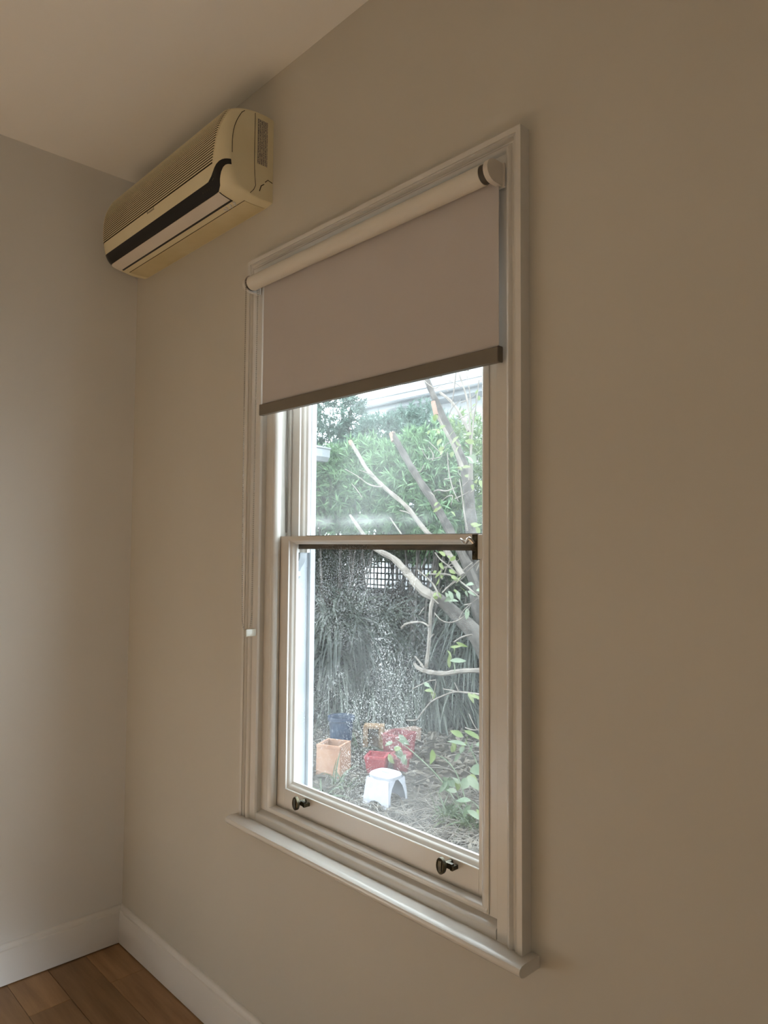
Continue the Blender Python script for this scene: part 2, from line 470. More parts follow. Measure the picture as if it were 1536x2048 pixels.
def plank_mesh(L):
    key = round(L, 3)
    if key not in meshes:
        b = MB().box(0, L - 0.0012, 0, PW - 0.0012, -0.018, 0)
        o = b.build('plank', M['plank'], None, bevel=0.0012)
        me = o.data; bpy.data.objects.remove(o); meshes[key] = me
    return meshes[key]


row = 0; y = -0.008
while y > RY:
    x = 0.0
    offs = [0.24, 0.95, 0.45, 1.3, 0.7][row % 5] if row != 2 else 0.24
    first = True
    while x < RX - 1e-6:
        L = offs if first else 1.5
        first = False
        L = min(L, RX - x)
        if RX - x - L < 0.15: L = RX - x
        o = bpy.data.objects.new('plank', plank_mesh(L)); COL.objects.link(o); o.parent = fl
        o.location = (x, max(y - PW, RY), 0)
        x += L
    y -= PW; row += 1


# skirting boards with a moulded top
def skirting(name, horizontal, label):
    prof = [(0, 0.004), (0.018, 0.004), (0.018, 0.112), (0.0165, 0.117), (0.012, 0.120), (0.0115, 0.126), (0.008, 0.133), (0.004, 0.1365), (0, 0.137)]
    if horizontal == 'front':
        rings = [[(x, -a, b) for a, b in prof] for x in (0.0, RX)]
    elif horizontal == 'left':
        rings = [[(a, yy, b) for a, b in prof] for yy in (-0.0, RY)]
    elif horizontal == 'right':
        rings = [[(RX - a, yy, b) for a, b in prof] for yy in (0.0, RY)]
    else:
        rings = [[(x, RY + a, b) for a, b in prof] for x in (0.0, RX)]
    structure(MB().loft(rings).build(name, M['skirting'], smooth=True), label, 'baseboard')


skirting('baseboard_front', 'front', 'off white skirting board under the sash window')
skirting('baseboard_left', 'left', 'off white skirting board along the plain left wall')
skirting('baseboard_right', 'right', 'off white skirting board along the side wall')
skirting('baseboard_back', 'back', 'off white skirting board along the rear wall')

# added windows, unseen behind the camera, as backing for the fill lamps
for nm, lab, rect in (('added_window_2', 'added wide window in the unseen rear wall', 'b'), ('added_window_3', 'added window in the unseen side wall', 's')):
    w = empty(nm, (1.9, RY, oz0) if rect == 'b' else (RX, -3.35, oz0), lab, 'window', kind='structure')
    if rect == 'b':
        def bx(a0, a1, d0, d1, z0, z1): return MB().box(a0, a1, RY - d1, RY - d0, z0, z1)
        a0, a1 = ox0, ox1
    else:
        def bx(a0, a1, d0, d1, z0, z1): return MB().box(RX + d0, RX + d1, a0, a1, z0, z1)
        a0, a1 = sy0, sy1
    for q in ((a0, a0 + 0.05, oz0, oz1), (a1 - 0.05, a1, oz0, oz1), (a0 + 0.05, a1 - 0.05, oz0, oz0 + 0.05), (a0 + 0.05, a1 - 0.05, oz1 - 0.05, oz1), ((a0 + a1) / 2 - 0.02, (a0 + a1) / 2 + 0.02, oz0 + 0.05, oz1 - 0.05)):
        bx(q[0], q[1], 0.02, 0.07, q[2], q[3]).build('frame_bar', M['trim'], w)
    bx(a0 + 0.05, a1 - 0.05, 0.060, 0.064, oz0 + 0.05, oz1 - 0.05).build('pane', M['clearglass'], w)
    bx(a0 + 0.05, a1 - 0.05, 0.050, 0.054, oz0 + 0.05, oz1 - 0.05).build('added_blind', M['cream'], w)  # opaque sheet added to keep the sky light out

# ------------------------------------------------------------------ the sash window
XL, XR, ZT, ZB = 0.8535, 1.8775, 2.3812, 0.703
CW = 0.0725
win = empty('window_1', (1.3655, 0, 0.70), 'white painted double hung sash window with dusty panes', 'window', kind='structure')
prof = [(0.0, 0.0), (0.0, 0.016), (0.004, 0.021), (0.030, 0.021), (0.0315, 0.0235), (0.035, 0.028), (0.040, 0.0295), (0.044, 0.027), (0.046, 0.0225),
        (0.0505, 0.0225), (0.0515, 0.026), (0.0545, 0.0295), (0.058, 0.0275), (0.0605, 0.0275), (0.0605, 0.031), (CW, 0.031), (CW, 0.0)]
xi0, xi1, zi = XL + CW, XR - CW, ZT - CW
MB().loft([[(xi0 - u, -v, ZB) for u, v in prof], [(xi0 - u, -v, zi + u) for u, v in prof]]).build('casing', M['trim'], win, smooth=True)
MB().loft([[(xi1 + u, -v, ZB) for u, v in prof], [(xi1 + u, -v, zi + u) for u, v in prof]]).build('casing', M['trim'], win, smooth=True)
MB().loft([[(xi0 - u, -v, zi + u) for u, v in prof], [(xi1 + u, -v, zi + u) for u, v in prof]]).build('casing', M['trim'], win, smooth=True)
# box lining and stop beads
SB0, SB1 = 0.98, 1.7505
PJ0, PJ1 = 0.965, 1.7655
HZ = 2.285
for (a, b) in ((xi0 - 0.01, 0.957), (1.7735, xi1 + 0.01)):
    MB().box(a, b, -0.001, 0.016, 0.735, zi + 0.005).build('lining', M['trim'], win, bevel=0.001)


def stopbead(x0, x1, inner):
    # rounded towards the glass
    s = 1 if inner > 0 else -1
    e = x1 if s > 0 else x0; o_ = x0 if s > 0 else x1
    pr = [(o_, 0.016), (o_, -0.004), (e - s * 0.014, -0.006), (e - s * 0.007, -0.0045), (e - s * 0.002, 0.0), (e, 0.006), (e, 0.016)]
    MB().loft([[(a, b, 0.738) for a, b in pr], [(a, b, HZ) for a, b in pr]]).build('stop_bead', M['trim'], win, smooth=True)


stopbead(0.957, SB0, 1); stopbead(SB1, 1.7735, -1)
MB().box(xi0 - 0.01, xi1 + 0.01, -0.003, 0.016, HZ - 0.012, zi + 0.006).build('head_lining', M['trim'], win, bevel=0.002)
# pulley stiles (jambs), parting beads, outer lining
for s, x in ((1, PJ0), (-1, PJ1)):
    a, b = sorted((x, x - s * 0.034))
    MB().box(a, b, 0.016, 0.057, 0.70, HZ + 0.015).build('jamb', M['trim'], win)
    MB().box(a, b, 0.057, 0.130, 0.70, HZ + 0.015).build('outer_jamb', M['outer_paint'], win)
    a, b = sorted((x, x + s * 0.011))
    MB().box(a, b, 0.049, 0.057, 0.72, HZ).build('parting_bead', M['trim'], win, bevel=0.001)
    a, b = sorted((x - s * 0.045, x + s * 0.012))
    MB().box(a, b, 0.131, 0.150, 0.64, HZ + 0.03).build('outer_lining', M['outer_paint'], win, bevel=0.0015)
MB().box(PJ0, PJ1, 0.016, 0.130, HZ, HZ + 0.015).build('head_jamb', M['trim'], win)
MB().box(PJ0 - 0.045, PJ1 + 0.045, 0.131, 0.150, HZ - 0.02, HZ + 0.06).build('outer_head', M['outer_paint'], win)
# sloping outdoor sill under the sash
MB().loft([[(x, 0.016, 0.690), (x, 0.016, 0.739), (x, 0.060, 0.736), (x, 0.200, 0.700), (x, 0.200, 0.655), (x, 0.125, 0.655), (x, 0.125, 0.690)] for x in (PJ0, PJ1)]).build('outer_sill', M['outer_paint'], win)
# bottom step and bead between the casings
pr = [(0.016, 0.700), (-0.020, 0.700), (-0.020, 0.7225), (-0.018, 0.7255), (-0.012, 0.7275), (0.001, 0.7345), (0.001, 0.738), (0.016, 0.738)]
MB().loft([[(x, a, b) for a, b in pr] for x in (xi0, xi1)]).build('bottom_step', M['trim'], win, smooth=True)
pr = [(0.0155, 0.7385), (-0.001, 0.7385), (-0.005, 0.7405), (-0.0065, 0.745), (-0.005, 0.7495), (0.000, 0.7525), (0.0155, 0.7535)]
MB().loft([[(x, a, b) for a, b in pr] for x in (SB0 - 0.02, SB1 + 0.02)]).build('bottom_bead', M['trim'], win, smooth=True)
# interior sill board with rounded nose
pr = [(0.016, 0.680), (-0.052, 0.680), (-0.061, 0.683), (-0.0665, 0.689), (-0.068, 0.695), (-0.0655, 0.701), (-0.059, 0.7045), (-0.050, 0.7055), (0.016, 0.7035)]
MB().loft([[(x, a, b) for a, b in pr if True] for x in (WX0 + 0.0, WX1)]).build('sill', M['trim'], win, smooth=True)
win_sill = win.children[-1]
pr2 = [(a if a < 0.0 else -0.0005, b) for a, b in pr]
for a, b in ((0.8385, WX0), (WX1, 1.8975)):
    MB().loft([[(x, p, q) for p, q in pr2] for x in (a, b)]).build('sill_horn', M['trim'], win_sill, smooth=True)


# sashes
def bevelled_bar(y0, y1, rect, side, depth=0.021, bevel=0.017):
    """sash bar: rect = x0,x1,z0,z1 ; side = which edge faces the glass; stepped moulding towards the glass"""
    x0, x1, z0, z1 = rect
    if side in ('R', 'L'):
        e, o_ = (x1, x0) if side == 'R' else (x0, x1); s = 1 if side == 'R' else -1
    else:
        e, o_ = (z1, z0) if side == 'T' else (z0, z1); s = 1 if side == 'T' else -1
    pr = [(o_, y1), (o_, y0), (e - s * 0.001, y0), (e, y0 + 0.001), (e, y0 + depth * 0.26)]
    for f_, g_ in ((0.18, 0.34), (0.40, 0.44), (0.56, 0.58), (0.60, 0.72), (0.66, 0.80), (0.85, 0.90), (1.0, 1.0)):
        pr.append((e + s * bevel * f_, y0 + depth * g_))
    pr += [(e + s * bevel, y1 - 0.003), (e, y1)]
    if side in ('R', 'L'):
        return MB().loft([[(a, b, z) for a, b in pr] for z in (z0, z1)])
    return MB().loft([[(x, b, a) for a, b in pr] for x in (x0, x1)])


lo = empty('lower_sash', (1.3655, 0.03, 0.743)); lo.parent = win; lo.location = Vector((1.3655, 0.03, 0.743)) - win.location
SF, SK = 0.018, 0.0485
gx0, gx1 = 1.019, 1.7290
bevelled_bar(SF, SK, (PJ0 + 0.002, gx0, 0.7435, 1.5335), 'R', bevel=0.012).build('stile', M['trim'], lo, smooth=True)
bevelled_bar(SF, SK, (gx1, PJ1 - 0.002, 0.7435, 1.5335), 'L', bevel=0.008).build('stile', M['trim'], lo, smooth=True)
bevelled_bar(SF, SK, (gx0, gx1, 0.7435, 0.810), 'T', bevel=0.018).build('bottom_rail', M['trim'], lo, smooth=True)
bevelled_bar(SF, SK, (gx0, gx1, 1.5205, 1.5335), 'B', bevel=0.010).build('meeting_rail', M['trim'], lo, smooth=True)
MB().box(gx0 + 0.006, gx1 - 0.004, 0.0405, 0.0435, 0.815, 1.516).build('pane', M['glass_low'], lo)
# shade painted in: dark strips fill the gaps at the sash's left edge and foot
MB().box(SB0 - 0.0135, SB0 - 0.001, 0.0162, 0.0178, 0.745, 1.53).build('shadow_gap_strip', M['gap'], lo)
MB().box(SB0 - 0.004, SB1 + 0.004, 0.0162, 0.045, 0.7395, 0.7432).build('shadow_gap_strip', M['gap'], lo)

up = empty('upper_sash', (1.3655, 0.07, 1.49)); up.parent = win; up.location = Vector((1.3655, 0.07, 1.49)) - win.location
UF, UK = 0.058, 0.092
bevelled_bar(UF, UK, (PJ0 + 0.002, 1.012, 1.486, HZ), 'R', bevel=0.016).build('stile', M['trim'], up, smooth=True)
bevelled_bar(UF, UK, (1.7185, PJ1 - 0.002, 1.486, HZ), 'L', bevel=0.016).build('stile', M['trim'], up, smooth=True)
bevelled_bar(UF, UK, (1.012, 1.7185, 2.235, HZ), 'B').build('top_rail', M['trim'], up, smooth=True)
bevelled_bar(0.0505, UK, (1.012, 1.7185, 1.4965, 1.520), 'T', depth=0.028).build('meeting_rail', M['bare'], up, smooth=True)
MB().box(1.016, 1.7145, 0.0800, 0.0830, 1.524, 2.232).build('pane', M['glass_up'], up)
# curved sash horns below the meeting rail
for s, xe in ((1, PJ0 + 0.004), (-1, PJ1 - 0.004)):
    pr = []
    for t, w_ in ((0, 0.048), (0.012, 0.048), (0.022, 0.044), (0.034, 0.034), (0.046, 0.022), (0.056, 0.017), (0.064, 0.020), (0.071, 0.020), (0.078, 0.012), (0.082, 0.006)):
        pr.append((xe + s * w_, 1.486 - t))
    loop = [(xe, 1.486)] + pr + [(xe, 1.486 - 0.082)]
    MB().loft([[(a, yy, b) for a, b in loop] for yy in (0.062, 0.086)]).build('sash_horn', M['outer_paint'], up, smooth=True)
# sash cord lying against the pulley stile
p_, r_ = smooth_path([(0.9665, 0.0445, 2.27), (0.968, 0.043, 2.05), (0.9675, 0.0440, 1.88), (0.972, 0.0425, 1.76), (0.969, 0.0440, 1.66), (0.968, 0.0455, 1.545)], 0.0017, 8)
MB().tube(p_, r_, 6).build('sash_cord', M['cord'], win, smooth=True)


# sash lifts: upright oval thumb plate on a stub with a keyed end
def sash_lift(cx, cz):
    b = MB()
    n = 20
    rings = []
    for yy, sc in ((0.002, 0.72), (-0.001, 0.98), (-0.006, 1.0), (-0.009, 0.97), (-0.0105, 0.78), (-0.0085, 0.60)):
        rings.append([(cx + 0.0125 * sc * math.cos(2 * PI * k / n), yy - 0.008, cz + 0.0185 * sc * math.sin(2 * PI * k / n)) for k in range(n)])
    b.loft(rings)
    b.tube([(cx + 0.002, -0.010, cz), (cx + 0.002, 0.0185, cz)], 0.0062, 12)
    b.box(cx + 0.004, cx + 0.021, -0.002, 0.006, cz - 0.0065, cz + 0.0055)
    b.box(cx + 0.016, cx + 0.023, -0.002, 0.0175, cz - 0.0085, cz + 0.0005)
    b.box(cx - 0.004, cx + 0.004, -0.0185, -0.0165, cz - 0.012, cz + 0.012)
    b.build('sash_lift', M['brass'], lo, smooth=True, label='dark aged brass sash lift with an oval thumb plate')


sash_lift(1.112, 0.799); sash_lift(1.648, 0.801)
# sash fastener by the right stop bead: dark keeper plate with a bright twisted arm
b = MB(); b.box(1.7195, 1.7325, 0.006, 0.0185, 1.4765, 1.5325); b.tube([(1.726, 0.0065, 1.503), (1.726, 0.001, 1.503)], 0.0070, 14); b.tube([(1.726, 0.0065, 1.486), (1.726, 0.003, 1.486)], 0.004, 10)
b.build('fastener_plate', M['brass'], lo, smooth=True)
b = MB()
p_, r_ = smooth_path([(1.729, 0.000, 1.513), (1.719, -0.004, 1.523), (1.709, -0.003, 1.513), (1.701, -0.004, 1.518), (1.692, -0.001, 1.523)], [0.003, 0.0045, 0.0038, 0.0035, 0.002], 5)
b.tube(p_, r_, 8)
b.build('fastener_arm', M['steel'], lo, smooth=True)
MB().box(1.7325, 1.7475, 0.008, 0.0178, 1.478, 1.5325).build('fastener_block', M['trim'], lo, bevel=0.002)

# ------------------------------------------------------------------ roller blind
bl = empty('roller_blind', (1.39, -0.031, 2.29), 'pale taupe roller blind half lowered over the sash window, with bead chain', 'roller blind')
RC, RR = (-0.0610, 2.2880), 0.0218
fx0, fx1 = 0.958, 1.8285
n = 28


def disc(x, r, c=RC):
    return [(x, c[0] + r * math.cos(2 * PI * k / n), c[1] + r * math.sin(2 * PI * k / n)) for k in range(n)]


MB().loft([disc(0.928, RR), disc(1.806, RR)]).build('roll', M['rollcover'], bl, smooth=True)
MB().loft([disc(1.806, RR * 0.93), disc(1.822, RR * 0.93)]).build('roll_collar', M['collar'], bl, smooth=True)
MB().loft([disc(0.921, RR * 0.97), disc(0.928, RR * 0.97)]).build('roll_collar', M['collar'], bl, smooth=True)
# brackets: rounded discs standing out from the casing on a plate
for xa, xb in ((0.908, 0.921), (1.822, 1.834)):
    ring = []
    R2 = RR + 0.0025
    for k in range(17):
        a = PI / 2 + PI * k / 16
        ring.append((RC[0] + R2 * math.cos(a), RC[1] + R2 * math.sin(a)))
    ring += [(-0.0315, RC[1] - R2), (-0.0315, RC[1] + R2)]
    br = MB().loft([[(x, a, b_) for a, b_ in ring] for x in (xa, xb)]).build('bracket', M['bracket'], bl, smooth=True)
    MB().box(xa - 0.004, xb + 0.004, -0.0335, -0.0295, RC[1] - 0.027, RC[1] + 0.026).build('bracket_plate', M['bracket'], br, bevel=0.001)
# fabric hangs from the front of the roll's back side
fy = -0.0396
b = MB()
fz0, fz1 = 1.918, 2.288
nz = 16
vs_ = []
for i in range(nz + 1):
    z = fz0 + (fz1 - fz0) * i / nz
    for x in (fx0, fx1):
        vs_.append((x, fy - 0.0004, z))
    for x in (fx1, fx0):
        vs_.append((x, fy + 0.0004, z))
rings = [vs_[i * 4:(i + 1) * 4] for i in range(nz + 1)]
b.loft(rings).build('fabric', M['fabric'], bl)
pr = [(fy - 0.007, 1.889), (fy - 0.0078, 1.892), (fy - 0.0078, 1.919), (fy - 0.006, 1.921), (fy + 0.006, 1.921), (fy + 0.0078, 1.919), (fy + 0.0078, 1.892), (fy + 0.007, 1.889)]
rl = MB().loft([[(x, a, c) for a, c in pr] for x in (fx0 - 0.001, fx1 + 0.001)]).build('bottom_rail', M['rail'], bl, smooth=True)
for x0 in (fx0 - 0.004, fx1 + 0.001):
    MB().loft([[(x, fy + (a - fy) * 1.04, 1.905 + (c - 1.905) * 1.04) for a, c in pr] for x in (x0, x0 + 0.003)]).build('end_cap', M['railcap'], rl)
# bead chain loop and its tensioner at the bottom
loop = []
yA, yB = -0.0815, -0.0400
zb = 1.252
for t in np.linspace(2.288, 1.30, 160): loop.append((0.9245, yA + (1 - (t - 1.30) / 0.9955) ** 3 * 0.006, t))
for k in range(1, 12):
    a = PI * k / 12
    yc = (yA + 0.006 + yB - 0.003) / 2; rr = (yB - 0.003 - yA - 0.006) / 2
    loop.append((0.9245, yc - rr * math.cos(a), 1.30 - 0.046 * math.sin(a)))
for t in np.linspace(1.30, 2.288, 160): loop.append((0.9245, yB - 0.003 + (t - 1.30) / 0.9955 * 0.003, t))
loop = np.array(loop)
d = np.r_[0, np.cumsum(np.linalg.norm(np.diff(loop, axis=0), axis=1))]
b = MB()
for s_ in np.arange(0, d[-1], 0.006):
    c = [np.interp(s_, d, loop[:, i]) for i in range(3)]
    b.sphere(c, 0.00225, 6, 4)
b.tube(loop[::4], 0.0006, 4)
b.build('bead_chain', M['bead'], bl, smooth=True, kind='stuff')
b = MB(); b.box(0.917, 0.932, -0.066, -0.0305, 1.240, 1.262)
b.build('chain_tensioner', M['clear'], bl, bevel=0.004, smooth=True)

# ------------------------------------------------------------------ air conditioner
ac = empty('air_conditioner', (0.498, 0, 2.543), 'yellowed wall mounted air conditioner with slatted front and black slot', 'air conditioner')
raw = [(0, 2.815), (-0.05, 2.818), (-0.11, 2.813), (-0.142, 2.800), (-0.157, 2.778), (-0.171, 2.745), (-0.178, 2.71), (-0.1795, 2.67), (-0.177, 2.63), (-0.171, 2.599),
       (-0.161, 2.576), (-0.145, 2.5605), (-0.120, 2.5525), (-0.09, 2.5475), (-0.05, 2.544), (0, 2.546)]
pp, _ = smooth_path([(0, a, b_) for a, b_ in raw], 0, 8)
pp = np.array(pp)
dd = np.r_[0, np.cumsum(np.linalg.norm(np.diff(pp, axis=0), axis=1))]
AX0, AX1 = 0.060, 0.936


def aprof(s): return np.interp(s, dd, pp[:, 1]), np.interp(s, dd, pp[:, 2])


def s_at_z(z):       # on the front (between the top edge and the belly)
    i0 = int(np.argmax(pp[:, 2] < 2.805)); i1 = int(np.argmax(pp[:, 1] > -0.03) if False else len(pp) - 1)
    zz = pp[i0:, 2]; j = i0 + int(np.argmax(zz <= z)); return dd[j]


def s_at_y(yv):      # on the underside
    j = len(pp) - 1
    while pp[j, 1] > yv: j -= 1
    return dd[j]


def asurf(x, s, off=0.0):
    e = 0.004
    y0, z0 = aprof(s); ya, za = aprof(max(s - e, 0)); yb, zb_ = aprof(min(s + e, dd[-1]))
    t = np.array([yb - ya, zb_ - za]); t /= np.linalg.norm(t)
    ny, nz_ = t[1], -t[0]                       # outward normal of the profile
    if ny * (-1) < 0 and abs(ny) > abs(nz_): ny, nz_ = -ny, -nz_
    if abs(nz_) >= abs(ny) and nz_ * (z0 - 2.68) < 0: ny, nz_ = -ny, -nz_
    r = 0.045; dx = min(x - AX0, AX1 - x); k = 0.0
    if dx < r:
        k = 1 - math.sqrt(max(0.0, 1 - ((r - dx) / r) ** 2))
    w = min(1.0, abs(y0) / 0.12)
    yy = y0 + k * 0.042 * w; zz = z0 - (z0 - 2.68) * k * 0.045
    sgn = 0.0
    if dx < r: sgn = (1 if x > 0.5 else -1) * (r - dx) / r
    c = math.sqrt(max(0.0, 1 - sgn * sgn * 0.8))
    return (x + off * sgn * 0.9, yy + ny * off * c, zz + nz_ * off * c)


def xs_range(a, b_, nmid=6):
    xs = set(np.linspace(a, b_, nmid).tolist())
    for end, s in ((AX0, 1), (AX1, -1)):
        for q in (0, 0.001, 0.003, 0.006, 0.010, 0.016, 0.024, 0.034, 0.045):
            v = end + s * q
            if a - 1e-9 <= v <= b_ + 1e-9: xs.add(v)
    return sorted(xs)


def apatch(x0, x1, sa, sb, off, base, ns=8, nmid=6):
    """thin raised patch lying on the casing between arc positions sa(x)..sb(x)"""
    xs = xs_range(x0, x1, nmid)
    fa = sa if callable(sa) else (lambda x: sa)
    fb = sb if callable(sb) else (lambda x: sb)
    rings = []
    for x in xs:
        ss = np.linspace(fa(x), fb(x), ns + 1)
        top = [asurf(x, s, off(i / ns) if callable(off) else off) for i, s in enumerate(ss)]
        bot = [asurf(x, s, base) for s in ss[::-1]]
        rings.append(top + bot)
    return MB().loft(rings)


xs = xs_range(AX0, AX1, 8)
ss = np.linspace(0, dd[-1], 70)
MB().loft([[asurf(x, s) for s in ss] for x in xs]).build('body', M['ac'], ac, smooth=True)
sG0, sG1 = s_at_z(2.799), s_at_z(2.634)
sS0, sS1 = s_at_z(2.592), s_at_z(2.562)
sF1 = s_at_y(-0.104); sB = s_at_y(-0.098)
# intake grille: dark backing and one slat per line
NS = 23
gaps = MB()
for i in range(NS):
    a = sG0 + (sG1 - sG0) * i / NS; c = a + (sG1 - sG0) / NS * 0.47
    xe = 0.915 - 0.030 * (i / NS) ** 2
    gp = apatch(0.066, xe - 0.006, c, a + (sG1 - sG0) / NS, 0.0006, -0.001, ns=2, nmid=4); gaps.add(gp.v, gp.f)
    apatch(0.066, xe, a, c, lambda t: 0.0010 + 0.0007 * math.sin(PI * (0.15 + 0.7 * t)), 0.0, ns=3, nmid=4).build('slat', M['ac_slat'], ac, smooth=True)


gaps.build('grille_gaps', M['seam'], ac, smooth=True)


def slot_shift(x):
    t = min(1.0, max(0.0, (x - 0.840) / (0.932 - 0.840))); return t * t * (3 - 2 * t)


apatch(0.068, 0.9345, lambda x: sS0 - 0.044 * slot_shift(x), lambda x: sS1 - 0.066 * slot_shift(x) ** 3.0, 0.0012, -0.001, ns=6, nmid=40).build('display_slot', M['black'], ac, smooth=True)
fp = apatch(0.075, 0.868, sS1 + 0.001, sF1, 0.0016, -0.001, ns=8).build('air_flap', M['ac_flap'], ac, smooth=True)
apatch(0.095, 0.868, sF1, sB, 0.0010, -0.001, ns=3).build('flap_gap', M['black'], ac, smooth=True)
apatch(0.8675, 0.8695, sS1 + 0.002, sB, 0.0018, -0.001, ns=6, nmid=3).build('flap_gap', M['black'], ac, smooth=True)
# underside tray
sU0 = s_at_y(-0.075)
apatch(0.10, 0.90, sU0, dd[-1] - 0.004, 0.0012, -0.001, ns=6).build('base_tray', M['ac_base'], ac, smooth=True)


def aseam(pts, name='seam', r=0.0009, mat='seam'):
    MB().tube(pts, r, 5).build(name, M[mat], ac, smooth=True)


aseam([asurf(x, sU0 - 0.001, 0.0006) for x in np.linspace(0.10, 0.90, 9)])
# seam where the removable front ends, and the side cover seam
aseam([asurf(0.9355, s, 0.0006) for s in np.linspace(s_at_z(2.803), s_at_z(2.655), 14)])
zz = np.linspace(2.806, 2.585, 14)
aseam([(AX1 + 0.0004, -0.067 + 0.010 * max(0, (2.66 - z) / 0.08) ** 2 * 0.6, z) for z in zz] + [(AX1 + 0.0004, -0.068, 2.570), (AX1 + 0.0004, -0.080, 2.556)])
# service label on the side
MB().box(AX1, AX1 + 0.0008, -0.058, -0.022, 2.655, 2.793).build('service_label', M['label'], ac)
# little cable cover at the lower back corner of the side
aseam([(AX1 + 0.0005, -0.002, 2.612), (AX1 + 0.0005, -0.018, 2.616), (AX1 + 0.0005, -0.028, 2.606)], 'cover_slit', 0.0012)
aseam([(AX1 + 0.0005, -0.032, 2.598), (AX1 + 0.0005, -0.042, 2.590), (AX1 + 0.0005, -0.048, 2.572)], 'cover_slit', 0.0014)
aseam([(AX1 - 0.003, -0.045, 2.5525), (AX1 - 0.003, -0.020, 2.5535)], 'cover_slit', 0.0018)
# maker's mark, too small to read, and display marks
lg = MB()
sl = s_at_z(2.622)
for i in range(7):
    x = 0.455 + i * 0.0075
    h_ = 0.0045 if i not in (0, 6) else 0.0075
    p0 = asurf(x, sl, 0.0006); p1 = asurf(x + 0.003, sl - h_, 0.0006)
    lg.tube([p0, p1], 0.0009, 4); lg.tube([asurf(x + 0.001, sl, 0.0006), asurf(x + 0.006, sl, 0.0006)], 0.0007, 4)
lg.build('maker_mark', M['print'], ac)
dm = MB()
sd = (sS0 + sS1) / 2
for i in range(5):
    x = 0.800 + i * 0.012
    dm.tube([asurf(x, sd - 0.012 * slot_shift(x), 0.0016), asurf(x + 0.004, sd - 0.004 - 0.012 * slot_shift(x), 0.0016)], 0.0006, 4)
dm.tube([asurf(0.868, sd - 0.016, 0.0018), asurf(0.878, sd - 0.020, 0.0018)], 0.0010, 4)
dm.build('display_marks', M['print'], ac)
# torn sticker remains underneath
st = MB()
for i in range(9):
    x = 0.800 + i * 0.0075; s = s_at_y(-0.088) + 0.004 * math.sin(i * 2.1)
    q = [asurf(x, s, 0.0016), asurf(x + 0.007, s + 0.001, 0.0016), asurf(x + 0.006, s + 0.009, 0.0016), asurf(x + 0.001, s + 0.007, 0.0016)]
    q2 = [asurf(x, s, 0.0), asurf(x + 0.007, s + 0.001, 0.0), asurf(x + 0.006, s + 0.009, 0.0), asurf(x + 0.001, s + 0.007, 0.0)]
    if i not in (3, 6): st.loft([q, q2])
st.build('sticker_remains', M['skirting'], ac)
#GARDEN
# ------------------------------------------------------------------ outdoors: ground
GZ = -0.5
nx, ny = 120, 90
gx = np.linspace(-11, 6, nx); gy = np.linspace(0.13, 12, ny)
V = []
for j in range(ny):
    for i in range(nx):
        h = 0.03 * math.sin(gx[i] * 2.1 + gy[j]) * math.sin(gy[j] * 1.7) + 0.012 * rng.standard_normal()
        V.append((gx[i], gy[j], GZ + (h if gy[j] > 0.6 else 0) - 0.02))
Fq = [(j * nx + i, j * nx + i + 1, (j + 1) * nx + i + 1, (j + 1) * nx + i) for j in range(ny - 1) for i in range(nx - 1)]
g = fast_mesh('ground', V, Fq, M['soil'])
structure(g, 'bare garden soil covered in leaf mould outside the window', 'ground')


def strips(base, dirs, L, W, droop, nseg, flat=0.5, roll=None, taper=1.0):
    """bent leaf strips. base, dirs: (N,3). returns quads"""
    N_ = len(base)
    dirs = dirs / (np.linalg.norm(dirs, axis=1, keepdims=True) + 1e-9)
    side = np.cross(dirs, rng.standard_normal((N_, 3)))
    side /= (np.linalg.norm(side, axis=1, keepdims=True) + 1e-9)
    V_ = np.zeros((N_, nseg + 1, 2, 3), np.float32)
    p = base.copy(); d = dirs.copy()
    for k in range(nseg + 1):
        t = k / nseg
        w = W * (math.sin(PI * min(1.0, 0.12 + 0.88 * t) ** 0.8) ** 0.7 if taper else 1) * 0.5
        w = np.maximum(w, 0.0006)
        V_[:, k, 0] = p - side * w[:, None]; V_[:, k, 1] = p + side * w[:, None]
        p = p + d * (L / nseg)[:, None]
        d = d + np.array([0, 0, -1.0]) * (droop / nseg)[:, None]
        d /= np.linalg.norm(d, axis=1, keepdims=True)
    idx = np.arange(N_)[:, None] * (nseg + 1) * 2 + np.arange(nseg)[None] * 2
    idx = idx.reshape(-1)
    return V_.reshape(-1, 3), np.stack([idx, idx + 1, idx + 3, idx + 2], 1)


def merge(parts):
    V_, F_, o = [], [], 0
    for a, b_ in parts:
        V_.append(a); F_.append(b_ + o); o += len(a)
    return np.concatenate(V_), np.concatenate(F_)


# dry leaves and twigs lying on the soil in front of the pots
def scatter_ground(n_, px0, px1, py0, py1):
    pts = []
    while len(pts) < n_:
        q = onground(random.uniform(px0, px1), random.uniform(py0, py1), GZ)
        pts.append(q)
    return np.array(pts)


